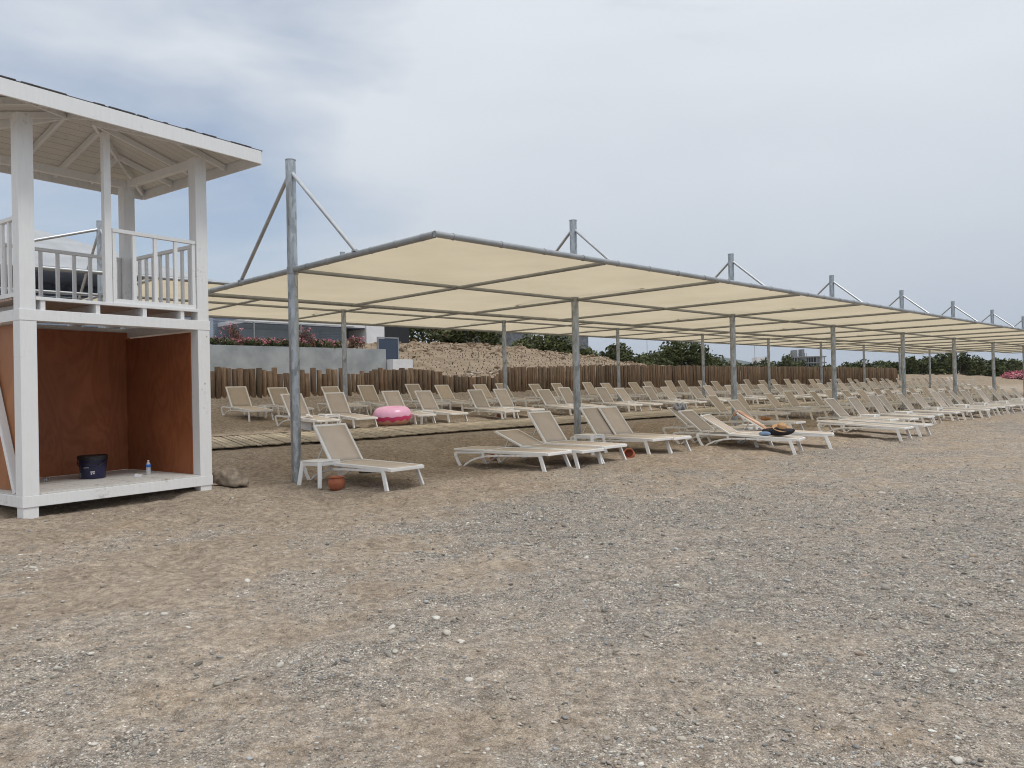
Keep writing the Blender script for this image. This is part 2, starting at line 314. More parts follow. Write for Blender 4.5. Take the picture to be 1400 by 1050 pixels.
# ------------------------------------------------------------------ mesh builder
class MB:
    def __init__(s): s.v = []; s.f = []; s.c = []
    def add(s, vs, fs, tint=None):
        o = len(s.v); s.v += [tuple(v) for v in vs]; s.f += [tuple(i+o for i in f) for f in fs]
        s.c += [tint]*len(fs)
        return s
    def box(s, c, d, yaw=0.0, tint=None, mtx=None):
        hx, hy, hz = d[0]/2, d[1]/2, d[2]/2
        rot = mtx if mtx is not None else Matrix.Rotation(yaw, 3, 'Z')
        vs = [Vector(c) + rot @ Vector((x*hx, y*hy, z*hz)) for z in (-1, 1) for y in (-1, 1) for x in (-1, 1)]
        return s.add(vs, [(0, 2, 3, 1), (4, 5, 7, 6), (0, 1, 5, 4), (2, 6, 7, 3), (0, 4, 6, 2), (1, 3, 7, 5)], tint)
    def bar(s, a, b, w, h, up=Vector((0, 0, 1)), tint=None):      # rectangular bar from a to b
        a, b = Vector(a), Vector(b); d = b-a; L = d.length; d.normalize()
        side = d.cross(up)
        if side.length < 1e-4: side = d.cross(Vector((0, 1, 0)))
        side.normalize(); u = side.cross(d)
        return s.box((a+b)/2, (L, w, h), mtx=Matrix((d, side, u)).transposed(), tint=tint)
    def tube(s, pts, r, n=10, caps=True, tint=None):
        pts = [Vector(p) for p in pts]; rr = r if isinstance(r, (list, tuple)) else [r]*len(pts)
        vs = []; fs = []; prev = None
        for i, p in enumerate(pts):
            d = (pts[min(i+1, len(pts)-1)]-pts[max(i-1, 0)]).normalized()
            if prev is None:
                prev = d.cross(Vector((0, 0, 1)))
                if prev.length < 1e-3: prev = Vector((1, 0, 0))
            x = (prev - d*prev.dot(d)).normalized(); prev = x; y = d.cross(x)
            for k in range(n):
                a = 2*math.pi*k/n; vs.append(p + (x*math.cos(a)+y*math.sin(a))*rr[i])
        for i in range(len(pts)-1):
            for k in range(n):
                fs.append((i*n+k, i*n+(k+1) % n, (i+1)*n+(k+1) % n, (i+1)*n+k))
        if caps: fs.append(tuple(range(n))[::-1]); fs.append(tuple((len(pts)-1)*n+k for k in range(n)))
        return s.add(vs, fs, tint)
    def lathe(s, prof, c=(0, 0, 0), n=24, tint=None, mtx=None):
        c = Vector(c); vs = []; fs = []
        for r, z in prof:
            for k in range(n):
                a = 2*math.pi*k/n; p = Vector((r*math.cos(a), r*math.sin(a), z))
                vs.append(c + (mtx @ p if mtx is not None else p))
        for i in range(len(prof)-1):
            for k in range(n): fs.append((i*n+k, i*n+(k+1) % n, (i+1)*n+(k+1) % n, (i+1)*n+k))
        return s.add(vs, fs, tint)
    def build(s, name, material, parent=None, smooth=False, bevel=0, angle=None, loc=None, solid=0):
        me = bpy.data.meshes.new(name); me.from_pydata(s.v, [], s.f); me.validate(); me.update()
        if material is not None: me.materials.append(material)
        if any(t is not None for t in s.c) and len(me.polygons) == len(s.c):
            ca = me.color_attributes.new('tint', 'BYTE_COLOR', 'CORNER'); arr = []
            for p, t in zip(me.polygons, s.c):
                t = t or (1, 1, 1); arr += [t[0], t[1], t[2], 1.0]*p.loop_total
            ca.data.foreach_set('color', arr)
        if smooth: me.polygons.foreach_set('use_smooth', [True]*len(me.polygons))
        if angle is not None and smooth: me.set_sharp_from_angle(angle=R(angle))
        o = bpy.data.objects.new(name, me); COL.objects.link(o); o.parent = parent
        if loc is not None: o.location = loc
        if solid:
            md = o.modifiers.new('solidify', 'SOLIDIFY'); md.thickness = solid; md.offset = 0
        if bevel:
            md = o.modifiers.new('bevel', 'BEVEL'); md.width = bevel; md.segments = 2; md.limit_method = 'ANGLE'; md.angle_limit = R(40)
        return o
def tag(o, label=None, cat=None, group=None, kind=None):
    if label: o['label'] = label
    if cat: o['category'] = cat
    if group: o['group'] = group
    if kind: o['kind'] = kind
    return o
def thing(name, label, cat, loc=(0, 0, 0), rz=0.0, group=None):
    o = bpy.data.objects.new(name, None); COL.objects.link(o); o.location = loc; o.rotation_euler = (0, 0, rz); o.empty_display_size = .2
    return tag(o, label, cat, group)
KIDS = {}
def kids(o):
    if o.name not in KIDS: KIDS[o.name] = list(o.children)
    return KIDS[o.name]
def copy_tree(o, parent=None):
    c = o.copy(); COL.objects.link(c); c.parent = parent
    for ch in kids(o): copy_tree(ch, c)
    return c

# ------------------------------------------------------------------ ground
def axis(segs):
    out = []
    for a, b, st in segs: out += list(np.arange(a, b, st))
    return np.array(out + [segs[-1][1]])
T = axis([(-600, -60, 60), (-60, -10, 2.5), (-10, -1, .5), (-1, 14, .085), (14, 34, .16), (34, 92, .45), (92, 200, 3), (200, 700, 40), (700, 5200, 500)])
Q = axis([(-400, -60, 40), (-60, -24, 2), (-24, -13, .4), (-13, -3, .085), (-3, 8, .11), (8, 15.2, .16), (15.2, 16.4, .1), (16.4, 19.9, .2), (19.9, 20.3, .08), (20.3, 30, .22), (30, 70, 1.2), (70, 300, 15), (300, 5200, 350)])
TT, QQ = np.meshgrid(T, Q)
ZZ = terr(TT, QQ)
PX = TT*ST - (12+QQ)*CT; PY = TT*CT + (12+QQ)*ST
def gravel(t, q):
    n = fbm(t*.30+3, q*.62+1, 4, 50); n2 = fbm(t*1.3, q*1.6, 3, 60)
    base = .66*(1-sm(q, -7.0, -2.8)) + .18*(1-sm(q, -10.5, -7.5)) + .20*sm(t, 18, 40)*(1-sm(q, -3, 1))
    g = base + (n-.5)*1.9*(1-sm(q, -4.5, -1.0)) + (n2-.5)*1.25*(1-sm(q, -5, -1.5))
    return np.clip(g, 0, 1)
GG = gravel(TT, QQ); DD = np.clip(sm(QQ, 15.4, 16.5) + sm(TT, 78, 90)*sm(QQ, 8, 14), 0, 1)
nq, ntt = TT.shape
me = bpy.data.meshes.new('beach_ground')
me.vertices.add(nq*ntt); me.vertices.foreach_set('co', np.stack([PX, PY, ZZ], -1).astype(np.float32).ravel())
i = np.arange(nq*ntt).reshape(nq, ntt)
fc = np.stack([i[:-1, :-1], i[1:, :-1], i[1:, 1:], i[:-1, 1:]], -1).reshape(-1, 4)[:, ::-1]
me.loops.add(fc.size); me.loops.foreach_set('vertex_index', fc.ravel().astype(np.int32))
me.polygons.add(len(fc)); me.polygons.foreach_set('loop_start', (np.arange(len(fc))*4).astype(np.int32)); me.update(calc_edges=True); me.validate()
me.polygons.foreach_set('use_smooth', np.ones(len(fc), bool))
ca = me.color_attributes.new('gravel', 'FLOAT_COLOR', 'POINT'); ca.data.foreach_set('color', np.stack([GG, DD, GG*0, GG*0+1], -1).astype(np.float32).ravel())
me.materials.append(M['ground'])
go = bpy.data.objects.new('ground', me); COL.objects.link(go); tag(go, 'grey brown sand and gravel beach', kind='structure')
mb = MB(); mb.add([W(-600, -420, EYE-3.05), W(5200, -420, EYE-3.05), W(5200, -30, EYE-3.05), W(-600, -30, EYE-3.05)], [(0, 1, 2, 3)])
mb.add([W(-3000, -6000, EYE-3.06), W(5200, -6000, EYE-3.06), W(5200, -420, EYE-3.06), W(-3000, -420, EYE-3.06)], [(0, 1, 2, 3)])
tag(mb.build('sea_water', M['sea']), 'open sea', kind='structure')

# pebbles
ICO = None
import bmesh
def ico(sub):
    bm = bmesh.new(); bmesh.ops.create_icosphere(bm, subdivisions=sub, radius=1.0)
    v = np.array([x.co[:] for x in bm.verts]); f = np.array([[y.index for y in x.verts] for x in bm.faces]); bm.free(); return v, f
IV, IF = ico(1); IV2, IF2 = ico(2)
PAL = np.array([(.56, .53, .48), (.45, .41, .35), (.34, .31, .27), (.28, .275, .265), (.28, .28, .272), (.17, .155, .14), (.36, .285, .22), (.64, .62, .57), (.40, .405, .40)])
PW = np.array([.14, .17, .18, .14, .12, .08, .09, .05, .03]); PW /= PW.sum()
def pebbles(name, pos, size, V0, F0, label, flat=(.35, .7), pal=PAL, pw=PW, mname='pebble', sink=.35, smooth=True, jt=.16):
    return pebbles_(name, pos, size, V0, F0, label, flat, pal, pw, mname, sink, smooth, jt)
def pebbles_(name, pos, size, V0, F0, label, flat=(.35, .7), pal=PAL, pw=PW, mname='pebble', sink=.35, smooth=True, jt=.16):
    n = len(pos); k = len(V0)
    yaw = rng.uniform(0, 2*np.pi, n); sx = size*rng.uniform(.9, 1.5, n); sy = size*rng.uniform(.6, 1.0, n); sz = size*rng.uniform(*flat, n)
    jit = 1 + rng.uniform(-jt, jt, (n, k))
    vv = V0[None]*jit[..., None]
    x = vv[..., 0]*sx[:, None]; y = vv[..., 1]*sy[:, None]; z = vv[..., 2]*sz[:, None]
    tl = rng.normal(0, .2, n)[:, None]; x, z = x*np.cos(tl)-z*np.sin(tl), x*np.sin(tl)+z*np.cos(tl)
    c, s = np.cos(yaw)[:, None], np.sin(yaw)[:, None]
    co = np.stack([x*c-y*s + pos[:, 0:1], x*s+y*c + pos[:, 1:2], z + pos[:, 2:3] + (sz*sink)[:, None]], -1)
    fc = (F0[None] + (np.arange(n)*k)[:, None, None]).reshape(-1, 3)
    me = bpy.data.meshes.new(name); me.vertices.add(n*k); me.vertices.foreach_set('co', co.astype(np.float32).ravel())
    me.loops.add(fc.size); me.loops.foreach_set('vertex_index', fc.ravel().astype(np.int32))
    me.polygons.add(len(fc)); me.polygons.foreach_set('loop_start', (np.arange(len(fc))*3).astype(np.int32)); me.update(calc_edges=True)
    me.polygons.foreach_set('use_smooth', np.full(len(fc), smooth))
    ci = rng.choice(len(pal), n, p=pw); cc = pal[ci]*rng.uniform(.8, 1.2, (n, 1))
    col = np.repeat(np.concatenate([cc, np.ones((n, 1))], 1), k, 0)
    ca = me.color_attributes.new('tint', 'FLOAT_COLOR', 'POINT'); ca.data.foreach_set('color', col.astype(np.float32).ravel())
    me.materials.append(M[mname]); o = bpy.data.objects.new(name, me); COL.objects.link(o); tag(o, label, kind='stuff'); return o
def scatter(n, r0, r1, thr, power=1.0):
    rr = r0 + (r1-r0)*rng.random(n*4)**power; a = rng.uniform(-.98, .98, n*4)
    x = rr*np.sin(a); y = rr*np.cos(a); t = x*ST+y*CT; q = -(x*CT-y*ST)-12
    p = np.clip(gravel(t, q)*1.1 + thr, 0, 1); ok = (rng.random(len(t)) < p) & (q < 1.5) & (q > -16)
    t, q, x, y, rr = [u[ok][:n] for u in (t, q, x, y, rr)]
    return np.stack([x, y, terr(t, q)], -1), rr
pos, rr = scatter(60000, 2.2, 13, .10); pebbles('small_pebbles', pos, .0042*np.exp(rng.normal(0, .45, len(pos)))*(.8+rr*.09), IV, IF, 'small mixed grey and tan pebbles strewn over the near beach')
pos, rr = scatter(14000, 7, 26, .06); pebbles('beach_shingle', pos, .009*np.exp(rng.normal(0, .4, len(pos))), IV, IF, 'scattered grey shingle on the sand further off')
pos, rr = scatter(5200, 2.6, 15, .0); pebbles('gravel_chips', pos, .0078*np.exp(rng.normal(0, .3, len(pos))), IV, IF, 'pale flat gravel chips gathered in patches', (.3, .5), PAL, np.array([.28, .2, .14, .12, .1, .02, .05, .06, .03]))
pos, rr = scatter(1300, 2.6, 18, .12); pebbles('rounded_beach_stones', pos, np.clip(.0145*np.exp(rng.normal(0, .35, len(pos))), .006, .027), IV2, IF2, 'larger rounded pale beach stones', (.35, .6), PAL, np.array([.2, .2, .16, .14, .1, .02, .07, .05, .06]))

# ------------------------------------------------------------------ log fence
fence = thing('log_palisade', 'long brown palisade of upright round logs behind the last lounger row', 'fence', W(8, 15.5, 0))
fence_inv = Matrix.Translation(-W(8, 15.5, 0))
tops_t = [-4, 8, 21.6, 22.4, 23, 26, 26.6, 30, 35, 60, 81.5]; tops_z = [1.05, 1.02, 1.03, .95, .70, .66, 1.15, 1.2, 1.34, 1.38, 1.37]
t = 4.0; k = 0; rest = MB(); logs = []
while t < 81.4:
    rad = random.uniform(.095, .14) if t < 28 else random.uniform(.07, .1)
    z1 = EYE + float(np.interp(t, tops_t, tops_z)) + (random.uniform(-.22, .06) if t < 19 and random.random() < .45 else random.uniform(-.05, .05)) - (.03 if t > 27 else 0)
    q = 15.5 + random.uniform(-.04, .04); z0 = gz(t, 15.2) - .35
    if t > 80.9: z1 -= .3*(t-80.9)/.5
    base = W(t, q, z0); top = W(t + random.gauss(0, .02 if t < 80.5 else .1), q + random.gauss(0, .025), z1)
    tn = random.uniform(.65, 1.35); wm = random.uniform(-.06, .06); tint = tuple(min(1, tn*k_*.74) for k_ in (1+wm, 1, 1-wm))
    n = 12 if t < 30 else 8; mid = (base+top)/2 + Vector((random.gauss(0, .008), random.gauss(0, .008), 0))
    r2 = rad*random.uniform(.86, .98)
    logs.append((t, [base, mid, top - Vector((0, 0, .015)), top], [rad, (rad+r2)/2, r2, r2*.88], n, tint)); t += rad*2 + random.uniform(-.012, .008) + (.03 if random.random() < .05 else 0)
near = sorted([l for l in logs if l[0] > 10.6])[:100]; nearset = set(id(l) for l in near)
for l in logs:
    mb = MB() if id(l) in nearset else rest
    mb.tube([fence_inv @ p for p in l[1]], l[2], l[3], tint=l[4])
    if mb is not rest: mb.build('log', M['log'], fence, smooth=True, angle=50)
o = rest.build('far_logs', M['log'], fence, smooth=True, angle=50); o['kind'] = 'stuff'

# ------------------------------------------------------------------ boardwalk
mb = MB(); dk = MB(); t = -1.0
while t < 66:
    w = random.uniform(.09, .15); qa = 4.35 + random.uniform(-.05, .05) + .06*math.sin(t*.9); qb = 6.75 + random.uniform(-.04, .05); sk = -.45
    za = float(terr(t, qa, False))+.06+random.uniform(-.006, .006); zb = float(terr(t-sk, qb, False))+.035+random.uniform(-.004, .004)
    zm = (za+zb)/2+.004
    A, Mi, B = W(t, qa, za), W(t-sk/2, (qa+qb)/2, zm), W(t-sk, qb, zb)
    tn = random.uniform(.72, 1.0); mb.bar(A, Mi, w, .022, tint=(tn, tn, tn)); mb.bar(Mi, B, w, .022, tint=(tn, tn, tn))
    t += w + random.choice([.015, .02, .03, .055])
for qq in (4.5, 5.6, 6.6):
    t = -1.0
    while t < 66: dk.bar(W(t, qq, float(terr(t, qq, False))+.035), W(t+1.5, qq, float(terr(t+1.5, qq, False))+.035), .07, .04); t += 1.5
bw = mb.build('boardwalk', M['board']); tag(bw, 'weathered plank boardwalk laid on the sand between lounger rows', 'boardwalk', kind='structure')
dk.build('joist', M['dark'], bw)

# ------------------------------------------------------------------ shade canopies and masts
SP = 7.43
def canopy(name, label, q0, zc, tA, tB, fabA, n0):
    root = thing(name, label, 'shade canopy', W(tA, q0, 0))
    inv = -W(tA, q0, 0)
    def P(t, q, z=zc): return W(t, q, z) + inv
    fab = MB(); nx = int((tB-fabA)/SP*16); qs = [q0-3.9+7.8*i/12 for i in range(13)]; vs = []
    for i in range(nx+1):
        t = fabA + (tB-fabA)*i/nx; u = ((t-fabA) % (SP/2))/(SP/2)
        for j, qq in enumerate(qs):
            w = abs((j % 6)-3)/3.0
            sag = .045*math.sin(math.pi*u)*(1-w**2) + .02*math.sin(t*1.7+qq)*math.sin(math.pi*u)*(1-w**2)
            vs.append(P(t, qq, zc+.045-sag))
    fs = [(i*13+j, i*13+j+1, (i+1)*13+j+1, (i+1)*13+j) for i in range(nx) for j in range(12)]
    fab.add(vs, fs); fab.build('fabric', M['cloth'], root, smooth=True)
    lc = MB()                                               # lacing that ties the cloth to the edge tubes
    t = tA
    for dq, nm in ((-3.9, 'edge_tube'), (0, 'centre_tube'), (3.9, 'edge_tube')):
        e = MB(); e.tube([P(tA-.03, q0+dq), P(tB+.03, q0+dq)], .045 if dq else .036, 12)
        if dq:
            tt = fabA+.3
            while tt < min(tB, fabA+46): e.tube([P(tt-.012, q0+dq), P(tt+.012, q0+dq)], .051, 12); tt += .93
        e.build(nm, M['tube'], root, smooth=True, angle=50)
    k = 0; t = tA
    while t <= tB+.01:
        e = MB(); edge = (k == 0); e.tube([P(t, q0-3.86, zc+(.0 if edge else -.015)), P(t, q0+3.86, zc+(0 if edge else -.015))], (.05 if edge else .034), 12)
        if edge:
            for qq in np.arange(-3.6, 3.7, .62): e.tube([P(t, q0+qq-.012), P(t, q0+qq+.012)], .0545, 12)
        e.build('rafter', M['tube'], root, smooth=True, angle=50); t += SP/2; k += 1
    return root
canopy('shade_canopy', 'front cream fabric canopy on a tube frame reaching towards the beach', 0, EYE+2.14, 6.63, 6.63+SP*9, 6.63, 0)
canopy('shade_canopy', 'rear cream fabric canopy over the inland lounger rows, nearer the log fence', 10.07, EYE+2.75, 14.03-SP*3, 14.03+SP*9.5, 14.03-SP, 0)
ORD = ['first', 'second', 'third', 'fourth', 'fifth', 'sixth', 'seventh', 'eighth', 'ninth', 'tenth', 'eleventh', 'twelfth']
def mast(t, q0, zc, ztop, label, group, rad=.086, tie=None):
    zb = gz(t, q0)-.3; root = thing('support_mast', label, 'mast', W(t, q0, gz(t, q0)), group=group)
    inv = -W(t, q0, gz(t, q0)); P = lambda tt, qq, z: W(tt, qq, z)+inv
    mb = MB(); mb.tube([P(t, q0, zb), P(t, q0, ztop)], rad, 24); mb.build('pole', M['galv'], root, smooth=True, angle=50)
    mb = MB(); mb.tube([P(t, q0, ztop), P(t, q0, ztop+.012)], rad+.006, 24); mb.build('mast_cap', M['tube'], root, smooth=True, angle=50)
    mb = MB(); mb.tube([P(t, q0, zc-.07), P(t, q0, zc+.05)], rad+.012, 24)
    mb.build('collar', M['tube'], root, smooth=True, angle=50)
    for s in (-1, 1):
        mb = MB(); a, b = P(t, q0+s*.07, ztop-.24), P(t, q0+s*1.95, zc+.05)
        mb.tube([a, b], .034, 12); mb.box(b, (.10, .10, .02), INYAW); mb.build('brace', M['bracetube'], root, smooth=True, angle=50)
    if tie:
        mb = MB(); mb.tube([P(t, q0, ztop-.2), P(*tie)], .04, 12); mb.build('tie_tube', M['bracetube'], root, smooth=True, angle=50)
for n in range(9):
    mast(6.63+SP*n, 0, EYE+2.14, EYE+4.03, 'galvanised steel mast with two braces, %s from the left in the seaward row' % ORD[n] if n else 'tall galvanised mast with two braces beside the nearest lounger and small table', 'seaward row of canopy masts')
for n in range(-3, 10):
    mast(14.03+SP*n, 10.07, EYE+2.75, EYE+4.7,
         {-3: 'galvanised mast of the rear canopy hidden farthest left behind the lifeguard tower', -2: 'galvanised mast of the rear canopy left behind the lifeguard tower', -1: 'galvanised braced mast seen through the upper railing of the lifeguard tower'}.get(n, 'galvanised mast under the rear canopy, %s from the left past the tower' % ORD[max(n, 0)]),
         'inland row of canopy masts', .08, tie=(14.03-SP-5.5, 10.07, EYE+2.75) if n == -1 else None)

# ------------------------------------------------------------------ sun loungers
# local axes: x = 0 at the foot end, x grows towards the head; y = width
def lounger_proto(name, angle, inner=False):
    P = M['plastic']
    root = thing(name, 'x', 'sun lounger')
    f = MB()
    for s in (-1, 1):
        f.bar((.02, s*.335, .325), (1.49, s*.335, .328), .060, .055)
        f.bar((1.49, s*.335, .305), (2.20, s*.335, .285), .04, .04)
    f.bar((.0, -.357, .32), (.0, .357, .32), .045, .055); f.bar((1.49, -.31, .30), (1.49, .31, .30), .04, .045); f.bar((2.18, -.357, .283), (2.18, .357, .283), .04, .045); f.bar((.75, -.31, .295), (.75, .31, .295), .03, .03)
    f.build('frame', P, root, bevel=.008)
    s_ = MB(); vs = []; n = 12
    for i in range(n+1):
        x = .025+1.45*i/n
        for j in range(5):
            y = -.304+.608*j/4; vs.append((x, y, .347 - .016*math.sin(math.pi*i/n)*math.sin(math.pi*j/4)))
    s_.add(vs, [(i*5+j, (i+1)*5+j, (i+1)*5+j+1, i*5+j+1) for i in range(n) for j in range(4)]); s_.build('seat_panel', M['sling'], root, smooth=True, solid=.006)
    for s in (-1, 1):
        l = MB(); a, b = Vector((.17, s*.35, .31)), Vector((.04, s*.385, 0)); l.bar(a, b, .036, .072, up=Vector((1, 0, .3)))
        l.box((.0385, s*.385, .008), (.08, .036, .022)); l.build('leg', P, root, bevel=.008)
    for s in (-1, 1):
        l = MB(); pts = [(2.20, .285), (2.18, .21), (2.11, .09), (2.04, .0)]
        for (xa, za), (xb, zb) in zip(pts, pts[1:]): l.bar((xa, s*.352, za), (xb, s*.36, zb), .034, .055, up=Vector((1, 0, .2)))
        pts = [(2.02, .0), (1.91, .085), (1.77, .155), (1.6, .205), (1.4, .24), (1.1, .262), (.7, .275), (.17, .29)]
        for (xa, za), (xb, zb) in zip(pts, pts[1:]): l.bar((xa, s*.352, za), (xb+(.01 if xb < xa else 0), s*.352, zb), .030, .036)
        l.bar((1.5, s*.345, .22), (1.5, s*.345, .31), .03, .05, up=Vector((1, 0, 0)))
        l.build('leg', P, root, bevel=.006)
    br = MB(); L = .76
    for s in (-1, 1): br.bar((0, s*.322, 0), (L, s*.322, 0), .048, .036)
    br.bar((L-.012, -.345, 0), (L-.012, .345, 0), .044, .04); br.bar((.0, -.3, -.004), (.0, .3, -.004), .03, .03)
    b = br.build('backrest', P, root, bevel=.007); b.location = (1.48, 0, .345); b.rotation_euler = (0, -R(angle), 0)
    vs = []; n = 8
    for i in range(n+1):
        for j in range(5): vs.append((.01+(L-.035)*i/n, -.300+.600*j/4, .014-.014*math.sin(math.pi*i/n)*math.sin(math.pi*j/4)))
    q = MB(); q.add(vs, [(i*5+j, (i+1)*5+j, (i+1)*5+j+1, i*5+j+1) for i in range(n) for j in range(4)]); q.build('back_panel', M['sling'], b, smooth=True, solid=.006)
    if angle > 8:
        st = MB(); a = R(angle); foot = Vector((1.99, 0, .30)) - Vector((1.48, 0, .345)); ca, sa = math.cos(a), math.sin(a)
        fx = foot.x*ca + foot.z*sa; fz = -foot.x*sa + foot.z*ca
        for s in (-1, 1): st.bar((.42, s*.25, -.015), (fx, s*.25, fz), .022, .018)
        st.bar((fx, -.27, fz), (fx, .27, fz), .022, .022); st.build('prop', P, b, bevel=.004)
    return root
PROTO = {}
def lounger(t, q, angle, label, group, yaw=0.0, pitch=0.0):
    """t,q: middle of the foot end on the ground"""
    key = angle
    if key not in PROTO: PROTO[key] = lounger_proto('sun_lounger', angle); o = PROTO[key]
    else: o = copy_tree(PROTO[key])
    d = INYAW + R(yaw); hq = q + 2.1*math.cos(R(yaw)); ht = t - 2.1*math.sin(R(yaw))
    def g4(tt, qq): return float(terr(tt, qq, False)) + (.025 if 4.35 < qq < 6.8 else 0)
    zf, zh = g4(t, q), g4(ht, hq)
    def gm(tt, qq): return np.mean([gz(tt+a, qq) for a in (-.33, .33)])
    zf = (zf + 2*gm(t, q))/3; zh = (zh + 2*gm(ht, hq))/3
    o.location = W(t, q, zf-.022); o.rotation_euler = (0, -math.atan2(zh-zf, 2.1) + R(pitch), d); tag(o, label, None, group)
    return o
def place_px(px, py, angle, label, yaw=0.0, group='loungers pulled out in front of the seaward masts'):
    """px,py: foot of the near front leg"""
    t, q = hit(px, py); y = R(yaw)
    # near leg is at local (.04,+/-.385): its side towards -t
    t2 = t + .385*math.cos(y) + .04*math.sin(y); q2 = q + .385*math.sin(y) - .04*math.cos(y)
    return lounger(t2, q2, angle, label, group, yaw)
G1 = 'loungers standing in front of the seaward masts'
L0 = place_px(529, 670, 52, 'nearest raised lounger standing alone by the tall mast, small white table beside it', 6, G1)
L1 = place_px(745, 647, 0, 'fully flattened lounger, nearest of the cluster by the second mast', 6, G1)
L2 = place_px(791, 641, 20, 'lounger with low backrest just behind the fully flattened one', 2, G1)
L3 = place_px(822, 636, 52, 'raised lounger directly left of the second seaward mast', 1, G1)
L4 = place_px(888, 623, 52, 'raised lounger directly right of the second seaward mast', -1, G1)
L5 = place_px(917, 620, 52, 'raised lounger, farthest right of the cluster by the second mast', 2, G1)
L6 = place_px(1036, 613, 38, 'half reclined lounger at left of the group carrying beach things', 3, G1)
L7 = place_px(1087, 620, 28, 'half reclined lounger with straw hat and black bag on its seat', 14, G1)
L8 = place_px(1136, 613, 30, 'half reclined lounger with striped towel over its backrest', 24, G1)
L9 = place_px(1085, 594, 49, 'raised lounger behind the beach bag group, beside the third mast', 4, G1)
t_, q_ = hit(1036, 613); L6b = lounger(t_+1.35, q_+.95, 38, 'half reclined lounger with grey clothes bundle on its head end', G1, 2)
L10 = place_px(1232, 602, 0, 'fully flat lounger, nearest of the long seaward row right of the fourth mast', 1, G1)
L11 = place_px(1259, 598, 0, 'second fully flat lounger of the long seaward row', 0, G1)

def bay(t, q0):
    first = 6.63 if q0 == 0 else 14.03
    return int(math.floor((t-first)/SP))
NUM = {}
def rowlabels(items, rowphrase, first, polephrase):
    by = {}
    for it in items: by.setdefault(int(math.floor((it[0]-first)/SP)), []).append(it)
    out = []
    for b, its in sorted(by.items()):
        for i, it in enumerate(its):
            if b < 0: ph = 'left of the %s %s' % (ORD[0], polephrase)
            else: ph = 'between %s and %s %s' % (ORD[min(b, 10)], ORD[min(b+1, 11)], polephrase)
            w = 'upright' if it[2] > 45 else 'reclined'
            out.append((it, '%s taupe lounger, %s of %s, %s, %s' % (w, ORD[i], ['one', 'two', 'three', 'four', 'five', 'six'][len(its)-1], ph, rowphrase)))
    return out
def jitter(l, q): return [(t+random.uniform(-.07, .07), q+random.uniform(-.12, .12), random.choice([46, 50, 52, 52, 54]), random.uniform(-4, 4)) for t in l]
def pairs(t0, cyc, gap, tmax):
    out = []; t = t0
    while t < tmax: out += [t, t+gap]; t += cyc
    return out
F3 = jitter([9.0-1.3] + pairs(11.18, 3.55, 1.36, 86), 10.2)
F2 = jitter([7.2] + pairs(11.2, 3.58, 1.38, 82), 6.62)
FC = jitter([24.4, 25.9] + pairs(28.5, 3.6, 1.38, 62), .4)
F1 = jitter(pairs(24.3, 3.15, 1.3, 54), -3.75)
tabs = []
# upright loungers of the row that runs on towards the right edge
for items, ph, first, pole, grp in ((F3, 'row nearest the fence', 14.03, 'inland masts', 'upright loungers in the row nearest the log fence'),
                                    (F2, 'row behind the boardwalk', 14.03, 'inland masts', 'upright loungers along the inland edge of the boardwalk'),
                                    (FC, 'row under front canopy', 6.63, 'seaward masts', 'upright loungers under the front canopy'),
                                    (F1, 'row nearest the sea', 6.63, 'seaward masts', 'upright loungers in the row nearest the sea')):
    for (t, q, a, y), lab in rowlabels(items, ph, first, pole):
        lounger(t, q, a, lab, grp, y)

# ------------------------------------------------------------------ small tables
def table_proto():
    root = thing('side_table', 'x', 'side table'); mb = MB(); w = .225
    mb.box((0, 0, .425), (.46, .46, .022)); mb.build('table_top', M['plastic'], root, bevel=.012)
    ap = MB()
    for s in (-1, 1): ap.box((0, s*.21, .385), (.38, .02, .06)); ap.box((s*.21, 0, .385), (.02, .38, .06))
    ap.build('apron', M['plastic'], root, bevel=.005)
    for sx in (-1, 1):
        for sy in (-1, 1):
            l = MB(); a = Vector((sx*.2, sy*.2, .415)); b = Vector((sx*.25, sy*.25, 0)); l.bar(a, b, .07, .07); l.build('leg', M['plastic'], root, bevel=.012)
    return root
TP = table_proto(); tfirst = True
def table(t, q, label, group, yaw=0.0, tilt=None):
    global tfirst
    o = TP if tfirst else copy_tree(TP); tfirst = False
    z = min(gz(t+a, q+b) for a in (-.2, .2) for b in (-.2, .2)) + (.03 if 4.35 < q < 6.8 else 0)
    o.location = W(t, q, z-.004); o.rotation_euler = (0, 0, INYAW+R(yaw)); tag(o, label, None, group)
    if tilt: o.rotation_euler = (R(tilt), 0, INYAW+R(yaw)); o.location.z += .2
    return o
t_, q_ = hit(434, 667); T0 = table(t_+.24, q_+.30, 'white square side table with a terracotta pot at its foot', 'small white side tables', 12)
t_, q_ = hit(806, 621); T1 = table(t_, q_, 'white side table at the foot of the second mast between loungers', 'small white side tables', 5)
t_, q_ = hit(1028, 601); table(t_, q_, 'white side table among the beach bag group by the third mast', 'small white side tables', 5)
t_, q_ = hit(408, 589); table(t_, q_, 'white side table tipped on its side beyond the tall mast', 'small white side tables', 35, tilt=94)
def rowtables(items, ph, first, pole, dq, tmax, lo):
    its = sorted(items)[lo:]; by = {}
    for a, b in list(zip(its, its[1:])):
        if b[0]-a[0] < 1.62 and a[0] < tmax: by.setdefault(int(math.floor((a[0]-first)/SP)), []).append(((a[0]+b[0])/2, (a[1]+b[1])/2+dq))
    for b, l in sorted(by.items()):
        for i, (t, q) in enumerate(l):
            pos = 'left of the first %s' % pole if b < 0 else 'between %s and %s %s' % (ORD[min(b, 10)], ORD[min(b+1, 11)], pole)
            table(t, q, 'white side table, %s of %s, %s, %s' % (ORD[i], ['one', 'two', 'three'][len(l)-1], pos, ph), 'small white side tables', random.uniform(-6, 6))
